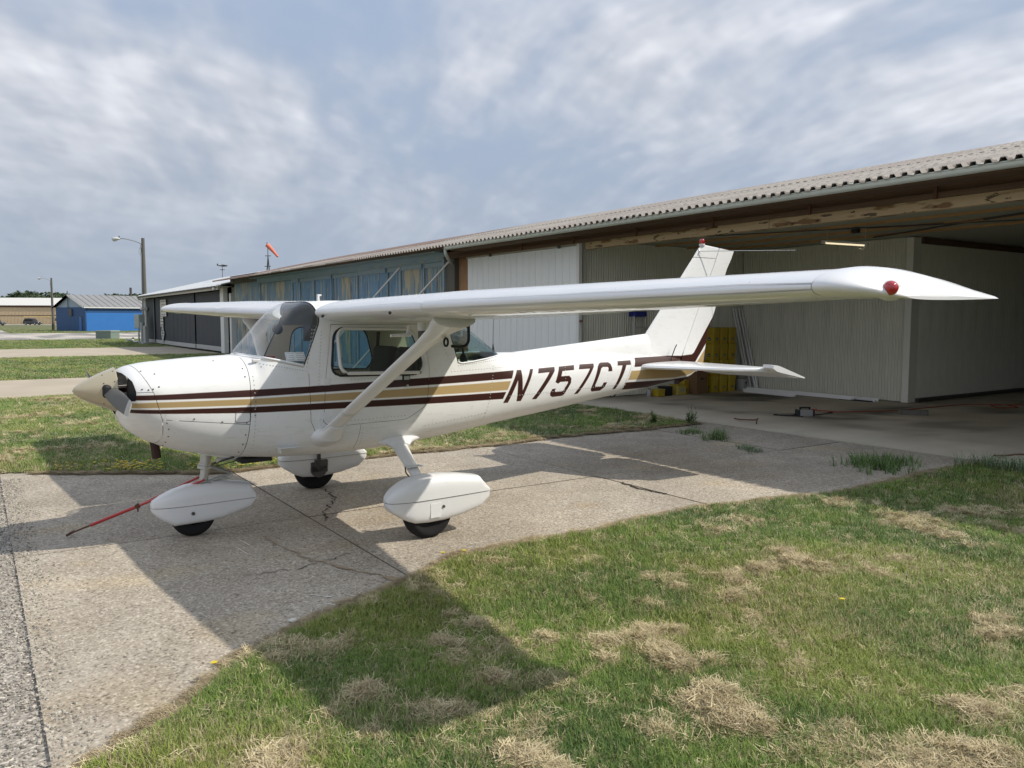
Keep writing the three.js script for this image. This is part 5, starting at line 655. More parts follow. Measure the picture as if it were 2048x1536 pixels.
{ const t = thing('plastic_tub', 'pale yellow square tub with lid on the hangar floor', 'tub', [-4.4, 0.012, -2.80]); part('tub', rbox(-0.13, 0.13, 0, 0.22, -0.14, 0.14, 0.02), yellow2, t); part('lid', rbox(-0.137, 0.137, 0.215, 0.24, -0.147, 0.147, 0.01), yellow, t); part('paper_label', box(0.128, 0.133, 0.06, 0.17, -0.08, 0.08), std(lin(0.35, 0.34, 0.2), 0.8), t);
  const b = thing('plastic_bin', 'black plastic bin on the hangar floor between yellow tubs', 'bin', [-4.4, 0.012, -2.40]); part('bin', rbox(-0.13, 0.13, 0, 0.20, -0.11, 0.11, 0.02), M.black, b); part('rim', rbox(-0.14, 0.14, 0.19, 0.212, -0.12, 0.12, 0.008), M.cabin, b);
  const s = thing('plastic_tub', 'small bright yellow tub at the left end of the row', 'tub', [-4.35, 0.012, -2.13]); part('tub', rbox(-0.11, 0.11, 0, 0.15, -0.115, 0.115, 0.02), yellow, s); part('lid', rbox(-0.117, 0.117, 0.145, 0.165, -0.122, 0.122, 0.008), yellow2, s);
  const j = thing('oil_jug', 'white and dark jug left of the small yellow tub', 'jug', [-4.4, 0.012, -1.9]); part('jug', new THREE.LatheGeometry([[0.001, 0], [0.055, 0], [0.058, 0.12], [0.02, 0.155], [0.02, 0.17], [0.001, 0.17]].map((p) => new THREE.Vector2(...p)), 18), std(lin(0.4, 0.4, 0.42), 0.5), j); part('cap', rod([0, 0.165, 0], [0, 0.185, 0], 0.021, 0.021, 14), M.black, j);
  const w = thing('white_tub', 'white round tub on the floor right of the yellow pails', 'tub', [-4.42, 0.012, -4.98]); const prof = (h, r) => new THREE.LatheGeometry([[0.001, 0], [r * 0.9, 0], [r, h - 0.02], [r + 0.008, h - 0.02], [r + 0.008, h], [0.001, h]].map((p) => new THREE.Vector2(...p)), 28); part('tub', prof(0.27, 0.155), std(lin(0.42, 0.42, 0.41), 0.6), w); part('label_print', box(0.13, 0.158, 0.17, 0.2, -0.03, 0.03), M.cabin, w);
  const w2 = thing('beige_tub', 'beige round tub stacked on the white tub', 'tub', [-4.42, 0.283, -4.98]); part('tub', prof(0.2, 0.15), std(lin(0.33, 0.31, 0.27), 0.7), w2); part('lid', mv(new THREE.CylinderGeometry(0.162, 0.162, 0.025, 28), 0, 0.205, 0), std(lin(0.30, 0.28, 0.25), 0.7), w2); }
// poles and channels of light metal
M.polewhite = std(lin(0.86, 0.86, 0.84), 0.5);
const pole = (a, b, label) => { const t = new THREE.Mesh(new THREE.CylinderGeometry(0.024, 0.024, V(...a).distanceTo(V(...b)), 12), M.polewhite); t.name = 'metal_pole'; const A = V(...a), B = V(...b); t.quaternion.setFromUnitVectors(V(0, 1, 0), B.clone().sub(A).normalize()); t.position.copy(A.add(B).multiplyScalar(0.5)); return tag(t, label, 'pole', 'metal poles leaning on the rear partition'); };
['leftmost', 'second leftmost', 'third leftmost', 'rightmost'].forEach((n, i) => pole([-4.37 + i * 0.05 + (i > 1 ? 0.06 : 0), 0.02, -5.20 - i * 0.03], [-4.785, 2.02, [-5.04, -5.13, -5.25, -5.35][i]], n + ' of the four pale metal poles leaning in the corner behind the pails'));
const channel = (label, x, z, len, turn, w = 0.12) => { const o = new THREE.Mesh(join([box(0, len, 0, 0.006, -w / 2, w / 2), box(0, len, 0.006, 0.07, -w / 2, -w / 2 + 0.006), box(0, len, 0.006, 0.045, w / 2 - 0.006, w / 2)]), M.polewhite); o.name = 'metal_channel'; o.position.set(x, 0.014, z); o.rotation.y = turn; return tag(o, label, 'metal channel', 'metal channels lying along the rear wall'); };
channel('shorter pale metal channel lying nearest the viewer on the floor', -4.0, -4.62, 1.45, -0.06, 0.1); channel('long pale metal channel lying behind the shorter one', -4.2, -4.85, 2.85, 0.015, 0.13).position.y = 0.03; channel('pale metal channel lying flat against the rear wall', -3.0, -5.12, 2.1, -0.03, 0.12);
{ const o = new THREE.Mesh(box(-0.35, 0.35, 0, 0.02, -0.16, 0.16), M.cabin); o.name = 'dark_mat'; o.position.set(-1.3, 0.013, -5.02); tag(o, 'thin dark board lying on the floor by the corner post', 'board'); }
{ const t = thing('battery_charger', 'grey battery charger with black handle and cables on the hangar floor', 'charger', [-0.21, 0.012, -1.72], 1.05); part('case', rbox(-0.12, 0.12, 0, 0.115, -0.08, 0.08, 0.012), std(lin(0.30, 0.30, 0.29), 0.5), t); part('end_grip', [rbox(-0.15, -0.115, 0, 0.118, -0.086, 0.086, 0.012), rbox(0.115, 0.15, 0, 0.118, -0.086, 0.086, 0.012)], M.black, t); part('handle', [rbox(-0.10, 0.10, 0.135, 0.165, -0.02, 0.02, 0.01), rbox(-0.10, -0.07, 0.10, 0.15, -0.015, 0.015, 0.005), rbox(0.07, 0.10, 0.10, 0.15, -0.015, 0.015, 0.005)], M.black, t); part('cable', [tube([[-0.14, 0.03, 0], [-0.3, 0.012, 0.05], [-0.48, 0.01, -0.12], [-0.34, 0.01, -0.02], [-0.1, 0.01, 0.16]], 0.010, 40, 6), tube([[0.14, 0.03, -0.02], [0.3, 0.01, -0.1], [0.62, 0.01, -0.34]], 0.008, 30, 6)], M.black, t); part('clamp', [rbox(-0.52, -0.44, 0, 0.025, -0.15, -0.11, 0.008), rbox(0.6, 0.68, 0, 0.025, -0.38, -0.33, 0.008)], M.black, t); }
{ const o = new THREE.Mesh(join([tube([[-0.62, 0.02, -2.6], [-0.5, 0.02, -2.66], [-0.19, 0.02, -2.75], [0.24, 0.02, -3.83], [0.36, 0.02, -5.57], [0.5, 0.02, -6.2], [0.9, 0.02, -6.6], [1.3, 0.02, -6.3], [1.1, 0.022, -5.9], [0.8, 0.024, -6.3], [1.2, 0.026, -6.9], [1.9, 0.02, -6.4]], 0.010, 160, 6), rbox(-0.7, -0.6, 0.012, 0.045, -2.63, -2.59, 0.01)]), std(lin(0.30, 0.06, 0.025), 0.7)); o.name = 'extension_cord'; tag(o, 'red extension cord running across the hangar floor', 'cord'); }
{ const o = new THREE.Mesh(rbox(-0.24, 0.24, 0, 0.09, -0.07, 0.07, 0.006), M.greywood); o.name = 'wood_block'; o.position.set(0.78, 0.012, -3.5); o.rotation.y = 0.62; tag(o, 'grey timber block lying on the oily hangar floor', 'timber block'); }
const hook = (label, p, turn, pts) => { const o = new THREE.Mesh(tube(pts, 0.011, 40, 8), M.rust); o.name = 'tie_down_hook'; o.position.set(...p); o.rotation.y = turn; return tag(o, label, 'hook', 'rusty tie-down hooks at the floor edge'); };
hook('rusty bent tie-down hook at the floor edge by the lawn corner', [-0.2, 0.02, -0.12], 0, [[-0.32, 0.02, -0.1], [-0.1, 0.03, 0.0], [0.12, 0.04, -0.1], [0.22, 0.075, -0.05], [0.26, 0.07, 0.02], [0.28, 0.0, 0.06]]);
hook('rusty bent bar on the floor edge at the right', [4.0, 0.02, -0.05], 0, [[-0.2, 0.01, 0.02], [-0.05, 0.03, 0.0], [0.1, 0.06, -0.06], [0.35, 0.04, -0.14], [0.6, 0.0, -0.2]]);
{ const t = thing('step_ladder', 'aluminium step ladder with blue top hung on the partition behind the tail', 'ladder', [-4.6, 0.012, -1.72], PI / 2 + 0.05); part('top_cap', rbox(-0.19, 0.19, 1.78, 1.90, -0.1, 0.1, 0.02), std(lin(0.02, 0.035, 0.24), 0.5), t); for (const s of [-1, 1]) { part('front_rail', rod([s * 0.17, 1.8, 0.06], [s * 0.22, 0.95, 0.1], 0.022, 0.022, 6), M.alu, t); part('rear_rail', rod([s * 0.16, 1.8, -0.06], [s * 0.2, 0.95, -0.1], 0.016, 0.016, 6), M.alu, t); } for (let i = 0; i < 3; i++) { const h = 1.0 + i * 0.26; part('step', rbox(-0.2, 0.2, h, h + 0.03, 0.05, 0.13, 0.005), M.alu, t); } }
{ RectAreaLightUniformsLib.init(); const t = thing('tube_light', 'lit fluorescent tube fitting hanging crooked under the hangar ceiling', 'lamp', [-0.36, 3.13, -2.98]); t.rotation.set(0, 0, -0.13); const glow = new THREE.MeshStandardMaterial({ color: 0xffffff, emissive: new THREE.Color(1, 0.82, 0.52), emissiveIntensity: 0.8 }); part('tube', rod([-0.42, 0, 0], [0.42, 0, 0], 0.0155, 0.0155, 12), glow, t); part('end_cap', [rbox(-0.5, -0.41, -0.02, 0.05, -0.04, 0.04, 0.008), rbox(0.41, 0.46, -0.02, 0.04, -0.03, 0.03, 0.008)], M.trim, t); part('housing', box(-0.45, 0.45, 0.03, 0.05, -0.045, 0.045), M.trim, t); part('hanger', [rod([-0.4, 0.05, 0], [-0.42, 0.33, 0], 0.003), rod([0.4, 0.05, 0], [0.36, 0.40, 0], 0.003), tube([[0.43, 0.0, 0], [0.38, -0.07, 0], [0.30, -0.06, 0], [0.28, -0.10, 0]], 0.006, 16, 6)], M.trim, t); const l = new THREE.RectAreaLight(new THREE.Color(1, 0.82, 0.52), 3, 0.8, 0.03); l.position.set(0, -0.02, 0); l.rotation.x = -PI / 2; t.add(l); }
// white brace bars leaning on the blue doors
const brace = (a, b, label) => { const A = V(...a), B = V(...b), o = new THREE.Mesh(new THREE.CylinderGeometry(0.028, 0.028, A.distanceTo(B), 10), M.whitepaint); o.name = 'brace_bar'; o.quaternion.setFromUnitVectors(V(0, 1, 0), B.clone().sub(A).normalize()); o.position.copy(A.add(B).multiplyScalar(0.5)); tag(o, label, 'bar', 'white bars leaning on the blue doors'); };
brace([-18.03, 0.0, 1.0], [-13.13, 3.27, -0.05], 'white bar leaning on the blue doors, the one farther from the white door'); brace([-14.77, 0.0, 1.0], [-10.05, 3.29, -0.02], 'white bar leaning on the blue door next to the grey post');

// ================= neighbouring grey hangar
{
  const t = thing('grey_hangar', 'dark grey corrugated hangar with white roof and pale corner posts', 'hangar');
  const X0 = -54.9, X1 = -31.95, roofW = std(lin(0.62, 0.64, 0.66), 0.35, 0.15);
  for (let x = X0 - 0.2, k = 0; x < X1; x += 0.92, k++) { const o = part('roof_panel', boxUV(extrude([[0, 0], [0.9, 0], [0.9, 0.02], [0.92, 0.045], [0.935, 0.045], [0.935, -0.01], [0, -0.01]], 5.9).translate(0, 0, -5.9)), roofW, t); o.position.set(x, 3.36, 0.62); o.rotation.x = 0.243; }
  const back = box(X0 - 0.2, X1, -0.02, 0.02, -6, 0); back.rotateX(-0.243); part('rear_roof', back.translate(0, 4.78, -5.1), roofW, t);
  part('fascia', [box(X0 - 0.2, X1 - 0.4, 3.17, 3.31, 0.42, 0.5), box(X0 - 0.2, X1, 3.31, 3.34, -0.1, 0.58)], std(lin(0.55, 0.53, 0.47), 0.7), t);
  part('gutter', [box(X0 - 0.25, X1 - 0.6, 3.29, 3.345, 0.50, 0.62)], M.darksteel, t); part('gutter_end', rbox(X1 - 1.0, X1 - 0.7, 3.18, 3.33, 0.45, 0.62, 0.03), M.whitepaint, t);
  const E = [X0, -52.0, -46.6, -39.7, -33.5]; E.slice(0, 4).forEach((x, i) => { const w = E[i + 1] - x, g = piece(i ? 'sliding_door' : 'wall_panel', t, [x, 0.3, i % 2 ? -0.06 : 0]), n = Math.round(w / 1.1), sw = w / n; for (let k = 0; k < n; k++) { const o = part('corrugated_sheet', corrugated(sw + 0.005, 2.88, 0.16, 0.014, 6), M.darkgrey, g); o.position.set(k * sw, 0, 0); } part('bottom_rail', box(0, w - 0.01, -0.24, 0, -0.02, 0.03), std(lin(0.45, 0.45, 0.43), 0.7), g); });
  part('corner_post', [rbox(-33.5, -32.85, 0, 3.3, -0.1, 0.12, 0.01), rbox(X0 - 0.15, X0 + 0.02, 0, 3.3, -0.1, 0.1, 0.01), rbox(-32.3, -31.98, 0, 3.0, -0.25, -0.02, 0.01)], M.whitepaint, t);
  part('door_stop', box(-51.98, -51.86, 0.3, 3.2, 0.02, 0.06), std(lin(0.2, 0.2, 0.2), 0.7), t);
  part('end_wall', [box(X0, X0 + 0.1, 0, 3.3, -10.9, -0.1), box(X1 - 0.1, X1, 0, 3.3, -10.9, -0.3), box(X0, X1, 0, 3.3, -11, -10.9), extrude([[0, 0], [5.5, 1.4], [11, 0]], 0.1).rotateY(PI / 2).translate(X0, 3.3, 0)], M.darkgrey, t);
  part('recess_wall', box(-32.85, -32.3, 0, 3.3, -0.4, -0.3), std(lin(0.36, 0.36, 0.35), 0.8), t);
  const dp = part('downpipe', tube([[X0 - 0.2, 3.28, 0.55], [X0 - 0.2, 3.15, 0.5], [X0 - 0.2, 3.02, 0.14], [X0 - 0.2, 2.5, 0.12], [X0 - 0.2, 0.2, 0.12], [X0 - 0.3, 0.12, 0.3], [X0 - 1.1, 0.05, 0.8]], 0.05, 60, 8), M.whitepaint, t);
  const lamp = piece('flood_lamp', t); part('lamp_housing', rbox(-54.6, -54.1, 2.35, 2.55, 0.05, 0.5, 0.05), M.trim, lamp); part('bracket', box(-54.5, -54.2, 2.3, 2.6, 0, 0.08), M.darksteel, lamp);
  const sign = (w, h, rows, col, name, x, y) => { const c = document.createElement('canvas'); c.width = 128; c.height = 128 * h / w | 0; const g = c.getContext('2d'); g.fillStyle = '#d9d4cb'; g.fillRect(0, 0, c.width, c.height); g.fillStyle = col; for (let i = 0; i < rows; i++) g.fillRect(18, c.height * (i + 0.35) / rows, 92, c.height * 0.28 / rows); const q = new THREE.CanvasTexture(c); q.colorSpace = THREE.SRGBColorSpace; q.magFilter = THREE.LinearFilter; const gg = new THREE.BoxGeometry(w, h, 0.02); const o = part(name, gg, std(hex(0xffffff), 0.7, 0, { map: q }), t); o.position.set(x, y, 0.04); };
  sign(1.9, 1.1, 5, '#9a938c', 'notice_board', -48.6, 2.45); sign(0.9, 0.65, 3, '#3b3f45', 'small_sign', -49.2, 1.55);
  const dia = extrude([[0, -0.62], [0.55, 0], [0, 0.62], [-0.55, 0]], 0.02), dm = part('diamond_sign', dia, std(lin(0.52, 0.52, 0.5), 0.7), t); dm.position.set(-49.0, 0.76, 0.03); part('sign_text', [box(-49.2, -48.8, 0.92, 1.0, 0.051, 0.055), box(-49.28, -48.72, 0.74, 0.83, 0.051, 0.055), box(-49.15, -48.85, 0.56, 0.63, 0.051, 0.055)], M.darksteel, t);
  part('door_light', [rbox(-40.3, -39.9, 2.35, 2.62, 0.03, 0.2, 0.03)], M.whitepaint, t);
  const mb = thing('meter_box', 'pale grey electric meter box with two pipes before the grey hangar', 'meter box', [-53.2, 0, 0.75], 0.2); part('cabinet', rbox(-0.55, 0.35, 1.05, 2.05, -0.2, 0.2, 0.03), std(lin(0.36, 0.40, 0.37), 0.6), mb); part('door', rbox(-0.5, 0.3, 1.1, 2.0, 0.195, 0.215, 0.01), std(lin(0.40, 0.44, 0.41), 0.6), mb); part('pipe', [rod([-0.3, 0, 0], [-0.3, 1.06, 0], 0.06), rod([0.2, 0, 0], [0.2, 1.06, 0], 0.06)], M.steel, mb); part('meter', [rod([0.62, 1.0, 0.1], [0.62, 1.5, 0.1], 0.13, 0.13, 14), rod([0.62, 0, 0.1], [0.62, 1.0, 0.1], 0.06), rbox(0.85, 1.25, 0, 1.25, -0.1, 0.15, 0.03), rbox(0.7, 1.5, 0, 0.08, -0.2, 0.4, 0.02)], std(lin(0.38, 0.39, 0.38), 0.5, 0.2), mb);
  const wv = thing('weather_vane', 'dark weather vane shaped like a small aeroplane on the white roof', 'weather vane', [-45.2, 4.5, -2.99]); part('rod', rod([0, -0.1, 0], [0, 0.62, 0], 0.018), M.darksteel, wv); part('cross_arms', [rod([-0.18, 0.4, 0.1], [0.18, 0.4, -0.1], 0.014), rod([-0.1, 0.4, -0.18], [0.1, 0.4, 0.18], 0.014), ball(0, 0.4, 0, 0.05)], M.darksteel, wv);
  const ang = 0.98; const vn_ = piece('aeroplane_figure', wv, [0, 0.66, 0], ang); part('body', solid([[-0.34, 0.02, 0.012], [-0.2, 0.0, 0.035], [0.1, -0.01, 0.06], [0.28, 0, 0.055], [0.34, 0, 0.02]].map(([x, y, r]) => Array.from({ length: 10 }, (_, k) => [x, y + r * sin(k / 10 * 2 * PI), r * cos(k / 10 * 2 * PI)]))), M.darksteel, vn_); part('wing', rbox(0.06, 0.2, 0.03, 0.05, -0.36, 0.36, 0.005), M.darksteel, vn_); part('tail', [box(-0.34, -0.26, 0.01, 0.13, -0.006, 0.006), box(-0.34, -0.27, 0.02, 0.03, -0.12, 0.12)], M.darksteel, vn_);
}
// windsock on its tripod behind the roof ridge
{
  const t = thing('windsock', 'orange windsock hanging from a tripod mast behind the rusty roof', 'windsock', [-61.8, 0, -11.06]);
  const org = std(lin(0.72, 0.20, 0.13), 0.8), R2 = (r, y, d) => [RIGHT.x * r + FWD.x * d, y, RIGHT.z * r + FWD.z * d];
  part('leg', rod(R2(-0.8, 0, 0.4), R2(0, 7.2, 0), 0.045, 0.035, 8), M.darksteel, t); part('leg', rod(R2(0.55, 0, 0.3), R2(0, 7.2, 0), 0.045, 0.035, 8), M.darksteel, t); part('leg', rod(R2(0.1, 0, -0.7), R2(0, 7.2, 0), 0.045, 0.035, 8), M.darksteel, t);
  part('brace', [rod(R2(-0.33, 6.3, 0.05), R2(0.22, 6.3, 0.05), 0.03), rod(R2(-0.25, 7.2, 0), R2(0.25, 7.2, 0), 0.03)], M.darksteel, t); part('mast', rod(R2(0, 7.1, 0), R2(0, 8.2, 0), 0.03), M.darksteel, t);
  const ring = (c, r, n) => Array.from({ length: 14 }, (_, k) => { const a = k / 14 * 2 * PI, u = R2(c[0] + r * cos(a) * 0.75 + 0, c[1] + r * cos(a) * 0.66, 0 + r * sin(a)); return u; });
  part('sock', solid([[[-0.05, 8.15], 0.2], [[0.12, 7.98], 0.19], [[0.45, 7.62], 0.14], [[0.7, 7.32], 0.11], [[0.86, 7.12], 0.09]].map(([c, r]) => ring(c, r)), { capA: false, capB: false }), org, t); part('mouth_ring', new THREE.TorusGeometry(0.2, 0.02, 6, 24).rotateY(0.98 + PI / 2).rotateZ(0).translate(...R2(-0.05, 8.15, 0)), M.darksteel, t);
}
// street lamps on timber poles
function lampPole(label, x, z, h, turn, sc) {
  const t = thing('lamp_pole', label, 'lamp pole', [x, 0, z], turn, 'timber lamp poles'); const wood = M.greywood;
  part('pole', rod([0, 0, 0], [0.05, h, 0], 0.19, 0.12, 14), wood, t); part('base_band', rod([0, 0, 0], [0.005, 1.0, 0], 0.197, 0.19, 14), std(lin(0.05, 0.04, 0.033), 0.9), t);
  part('arm', tube([[-0.08, h - 0.45, 0], [-0.5, h - 0.25, 0], [-1.3, h - 0.05, 0], [-1.75, h - 0.02, 0]], 0.035, 24, 8), M.steel, t); part('lamp_head', mv(new THREE.SphereGeometry(0.2, 16, 10).scale(1.7, 0.6, 0.85), -2.0, h - 0.05, 0), M.trim, t); part('lens', mv(new THREE.SphereGeometry(0.15, 14, 8).scale(1.3, 0.8, 0.9), -2.1, h - 0.13, 0), new THREE.MeshPhysicalMaterial({ color: lin(0.6, 0.6, 0.58), roughness: 0.3 }), t);
  part('photocell', rod([-1.75, h + 0.02, 0], [-1.75, h + 0.17, 0], 0.04), M.darksteel, t); part('cable', [tube([[-0.1, h - 0.5, 0], [-0.28, h - 1.0, 0.05], [-0.2, h - 1.25, 0], [-0.1, h - 1.0, 0], [-0.14, h - 0.6, 0]], 0.018, 24, 5), rod([-0.13, h - 0.5, 0.02], [-0.2, 0.5, 0.02], 0.022)], M.trim, t); return t;
}
lampPole('tall timber lamp pole beside the grey hangar', -58.23, -0.42, 7.85, 0.98, 1); lampPole('slender timber lamp pole beside the blue building', -134.2, 0.24, 8.0, 0.8, 1);
{ const t = thing('utility_cabinet', 'green utility cabinet on the grass verge', 'cabinet', [-70.2, -0.02, 0.72], 0.65); part('cabinet', rbox(-0.85, 0.85, 0, 0.62, -0.5, 0.5, 0.03), std(lin(0.15, 0.20, 0.165), 0.6), t); part('lid', rbox(-0.9, 0.9, 0.6, 0.74, -0.54, 0.54, 0.04), std(lin(0.20, 0.255, 0.215), 0.6), t); }
{ const t = thing('culvert_pipe', 'pale pipe end lying at the foot of the timber pole', 'pipe', [-56.9, 0, 0.9], -0.3); part('pipe', rod([-1.5, 0.12, 0], [1.2, 0.2, 0], 0.07), M.whitepaint, t); part('elbow', rod([-1.5, 0, 0], [-1.5, 0.32, 0], 0.08), M.greywood, t); }
// blue building
{
  const t = thing('blue_building', 'bright blue block building with grey metal gable roof', 'building', [-120, -0.15, -2.75], 17.7 * PI / 180), blueD = galv([0.018, 0.075, 0.20], [0.022, 0.085, 0.225], 191), blue = galv([0.03, 0.16, 0.46], [0.033, 0.175, 0.49], 195), w = 9.6, L = 20, e = 3.65, rg = 5.35;
  part('gable_wall', box(-w, 0, 0, e - 0.1, -0.15, 0), blueD, t); part('side_wall', box(-0.15, 0.0, 0, 2.75, -L, -0.16), blue, t); part('side_wall_band', box(-0.15, 0.01, 2.75, e - 0.1, -L, -0.16), blueD, t); part('gable', extrude([[-w, 0], [0, 0], [-w / 2, rg - e]], 0.12).translate(0, e - 0.1, -0.13), std(lin(0.30, 0.38, 0.45), 0.7), t);
  part('rear_wall', [box(-w, 0, 0, e, -L - 0.15, -L), box(-w, -w + 0.15, 0, e, -L, -0.16)], blueD, t);
  const a = Math.atan2(rg - e, w / 2), len = hypot(w / 2, rg - e) + 0.35, rm = galv([0.24, 0.235, 0.225], [0.33, 0.325, 0.31], 199);
  for (let z = 0.35, k = 0; z > -L; z -= 0.92, k++) for (const s of [1, -1]) { const g = box(0, len, 0, 0.03, -0.9, 0), r = box(0, len, 0.03, 0.08, -0.06, 0), m = mergeGeometries([flat(g), flat(r)]); m.rotateZ(-a); if (s < 0) m.scale(-1, 1, 1); const o = part('roof_panel', s < 0 ? orient(flat(m)) : m, rm, t); o.position.set(-w / 2, rg + 0.02, z); }
  part('eave_trim', [box(0.28, 0.34, e - 0.25, e - 0.08, -L, 0.3)], M.trim, t); const dr = piece('door', t); part('door_leaf', box(-2.05, -1.15, 0.02, 2.2, 0.005, 0.04), blue, dr); part('door_frame', [box(-2.15, -2.05, 0, 2.3, 0.0, 0.06), box(-1.15, -1.05, 0, 2.3, 0, 0.06), box(-2.05, -1.15, 2.2, 2.3, 0, 0.06)], M.darksteel, dr);
  for (const s of [1, -1]) { const g = box(0, len, -0.16, 0.02, 0.36, 0.42); g.rotateZ(-a); if (s < 0) g.scale(-1, 1, 1); part('rake_trim', (s < 0 ? orient(flat(g)) : g).translate(-w / 2, rg + 0.02, 0), M.trim, t); }
  part('vent_box', rbox(-4.9, -4.0, 2.3, 3.3, 0.01, 0.2, 0.03), M.greywood, t); part('mast', [rod([-w / 2 - 0.3, e - 0.3, 0.15], [-w / 2 - 0.3, rg + 0.6, 0.15], 0.05), rod([-4.8, rg, -9], [-4.8, rg + 1.3, -9], 0.18)], M.darksteel, t);
}
// pale metal building whose ridge shows behind the blue one
{ const c = ground(-96, 210), t = thing('metal_building', 'grey metal building whose low gable shows behind the blue building', 'building', [c.x, 0, c.z], 56.2 * PI / 180), m = galv([0.2, 0.215, 0.23], [0.26, 0.27, 0.28], 203); part('wall', box(0, 46, 0, 7.3, -10, 0), m, t); part('gable', extrude([[-0.4, 0], [23, 0], [23, 0.3], [11, 1.6]], 0.2).translate(0, 7.3, 0), M.darksteel, t); part('roof', box(10, 46.4, 7.6, 7.75, -10, 0.4), m, t); part('chimney', rod([11, 8.0, -2], [11, 9.6, -2], 0.25), M.darksteel, t); }
// tan hangar far away, with a small yellow aeroplane and a dark car before it
{
  const c = ground(-175, 250), t = thing('tan_hangar', 'long tan metal hangar with white roof in the far distance', 'hangar', [c.x, 0, c.z], 56.2 * PI / 180 + 0.2), tan = galv([0.56, 0.43, 0.28], [0.60, 0.46, 0.30], 207), brown = std(lin(0.10, 0.055, 0.04), 0.8);
  for (let x = -10; x < 54; x += 3.2) part('wall_panel', corrugated(3.19, 5.3, 0.4, 0.03, 4).translate(x, 0, 0), tan, t); part('eave_band', box(-10, 54, 5.3, 5.9, -0.1, 0.15), brown, t); part('door_frame', [box(13.9, 14.5, 0, 5.4, 0.03, 0.12), box(-10, 54, 2.72, 2.86, 0.03, 0.1), box(36.5, 36.8, 2.8, 5.4, 0.03, 0.1)], brown, t);
  const rf = box(-10.5, 54.5, 0, 0.1, -16, 0); rf.rotateX(0.17); part('roof', rf.translate(0, 5.85, 0.5), std(lin(0.62, 0.6, 0.55), 0.5), t); part('rear_wall', box(-10, 54, 0, 8, -15.5, -15.2), tan, t);
}
{
  const c = ground(-133, 236), t = thing('yellow_aeroplane', 'yellow high-wing aeroplane parked before the tan hangar', 'aeroplane', [c.x, 0, c.z], 56.2 * PI / 180 + 0.35), y = std(lin(0.6, 0.45, 0.14), 0.5);
  part('wing', [rbox(-8.5, 0, 2.25, 2.4, -0.8, 0.8, 0.06), rbox(0, 8.5, 2.25, 2.4, -0.8, 0.8, 0.06)], y, t); const ringF = (z, yy, r) => Array.from({ length: 12 }, (_, k) => [r * cos(k / 12 * 2 * PI), yy + r * 1.2 * sin(k / 12 * 2 * PI), z]); part('fuselage', solid([ringF(2.4, 1.5, 0.25), ringF(1.9, 1.5, 0.45), ringF(0.4, 1.6, 0.55), ringF(-1.5, 1.5, 0.4), ringF(-5, 1.2, 0.12)]), M.darksteel, t); part('strut', [rod([-0.5, 1.1, 0], [-3, 2.25, 0], 0.05), rod([0.5, 1.1, 0], [3, 2.25, 0], 0.05)], y, t); part('wheel', rod([-1.1, 0.3, 0.6], [-0.9, 0.3, 0.6], 0.3, 0.3, 14), M.rubber, t); part('wheel', rod([0.9, 0.3, 0.6], [1.1, 0.3, 0.6], 0.3, 0.3, 14), M.rubber, t); part('tail_fin', rbox(-0.05, 0.05, 1.1, 2.4, -5.3, -4.5, 0.04), y, t);
}
function car(label, r, d, turn, body, h = 1.75, name = 'parked_car') {
  const c = ground(r, d), t = thing(name, label, 'car', [c.x, 0.0, c.z], turn); const L = 2.35, W = 0.92, sec_ = (x, y0, y1, w0, w1) => [[x, y0, -w0], [x, y0, w0], [x, (y0 + y1) / 2, w0 * 1.03], [x, y1, w1], [x, y1, -w1], [x, (y0 + y1) / 2, -w0 * 1.03]];
  part('body', solid([sec_(-L, 0.4, 0.85, 0.8, 0.75), sec_(-L + 0.1, 0.28, 1.02, W, 0.86), sec_(0.8, 0.26, 1.05, W, 0.88), sec_(1.2, 0.26, 1.0, W, 0.86), sec_(L - 0.1, 0.3, 0.85, W * 0.95, 0.8), sec_(L, 0.4, 0.7, 0.7, 0.68)], { crease: 0.4 }), body, t);
  part('cabin', solid([sec_(-L + 0.15, 1.0, 1.1, 0.82, 0.8), sec_(-L + 0.55, 1.02, h - 0.06, 0.84, 0.66), sec_(-0.2, 1.04, h, 0.85, 0.68), sec_(0.45, 1.03, h - 0.08, 0.85, 0.66), sec_(1.15, 0.98, 1.02, 0.82, 0.8)], { crease: 0.4 }), M.black, t);
  for (const [x, z] of [[-1.4, 0.82], [-1.4, -0.82], [1.4, 0.82], [1.4, -0.82]]) { const w = part('wheel', rod([x, 0.34, z - 0.11], [x, 0.34, z + 0.11], 0.34, 0.34, 20), M.rubber, t); part('rim', rod([x, 0.34, z - 0.115], [x, 0.34, z + 0.115], 0.21, 0.21, 16), M.steel, w); }
  part('headlight', rbox(L - 0.12, L + 0.01, 0.62, 0.74, 0.42, 0.68, 0.03), M.trim, t); part('headlight', rbox(L - 0.12, L + 0.01, 0.62, 0.74, -0.68, -0.42, 0.03), M.trim, t); part('roof', solid([sec_(-L + 0.6, h - 0.05, h - 0.02, 0.64, 0.6), sec_(-0.2, h + 0.005, h + 0.03, 0.66, 0.6), sec_(0.4, h - 0.07, h - 0.04, 0.64, 0.6)]), body, t); return t;
}
car('black car parked under the wing of the yellow aeroplane', -134.5, 226, 56.2 * PI / 180 - 0.15, new THREE.MeshPhysicalMaterial({ color: lin(0.012, 0.013, 0.015), roughness: 0.25, clearcoat: 1 }), 1.85);
car('grey vehicle cut by the left edge before the tan hangar', -131.5, 205, 56.2 * PI / 180, std(lin(0.08, 0.08, 0.09), 0.3, 0.3), 2.0);
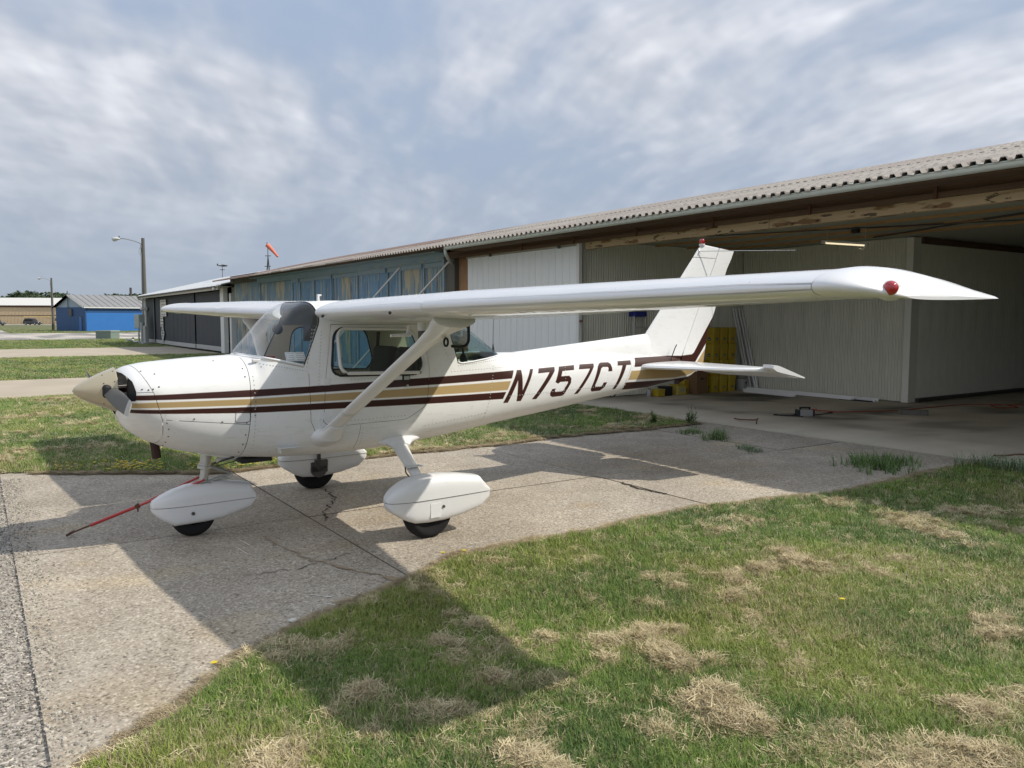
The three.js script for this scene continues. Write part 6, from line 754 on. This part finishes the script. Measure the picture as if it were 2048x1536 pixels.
// wood on the skyline
{
  const r = rng(404), S = [], leaf = (seed) => { const q = rng(seed), p = []; for (let i = 0; i < 9; i++) { const a = q() * 6.28, b = (q() - 0.5) * 2, s = 0.35 + q() * 0.5, cx = (q() - 0.5) * 1.6, cy = (q() - 0.5) * 1.4, cz = (q() - 0.5) * 1.6; const u = V(cos(a) * s, b * 0.4, sin(a) * s), w = V(-sin(a) * 0.3, s * 0.7, cos(a) * 0.3); p.push(cx - u.x, cy - u.y, cz - u.z, cx + u.x, cy + u.y, cz + u.z, cx + w.x, cy + w.y, cz + w.z); } const g = new THREE.BufferGeometry(); g.setAttribute('position', new THREE.Float32BufferAttribute(p, 3)); g.computeVertexNormals(); return g; };
  const bump = (x) => 10.6 + 3.2 * Math.exp(-(((x - 58) / 15) ** 2)) + 2.6 * Math.exp(-(((x - 120) / 9) ** 2)) + 1.6 * fbm(x * 0.11, 3, 3, 411) + (x > 230 ? 1.5 : 0);
  for (let i = 0; i < 24000; i++) { const px = -20 + r() * 330, h = bump(px) * pow(r(), 0.55), d = 415 + r() * 22, right = (px - 1024) / 1607 * 425, lump = fbm(px * 0.18, h * 0.3, 3, 413); if (lump < 0.40 && h > bump(px) * 0.7) continue; const c = ground(right, d); S.push([c.x, h, c.z, r() * 6.28, 1.1 + r() * 0.9, 1.0 + r() * 0.7, (r() - 0.5), (r() - 0.5), mix3([0.045, 0.075, 0.035], [0.085, 0.115, 0.06], r() * lump * 2)]); }
  const m = new THREE.MeshStandardMaterial({ color: 0xffffff, roughness: 0.95 }); scatter('far_woods', 'dark green wood on the skyline behind the tan hangar', [leaf(1), leaf(2), leaf(3)], m, S, 'woods');
  const tr = []; for (let i = 0; i < 60; i++) { const c = ground(((-20 + r() * 330) - 1024) / 1607 * 425, 418 + r() * 14); tr.push(rod([c.x, 0, c.z], [c.x, 7, c.z], 0.35, 0.2, 6)); } const o = part('far_tree_trunks', tr, M.greywood); o.userData = { label: 'trunks of the wood on the skyline', category: 'tree trunks', kind: 'stuff' };
}
// scene.fog = new THREE.FogExp2(new THREE.Color(0.72, 0.78, 0.86), 0.0008);
scene.traverse((o) => { if (o.isMesh) { o.castShadow = true; o.receiveShadow = true; } });
renderer.render(scene, camera);
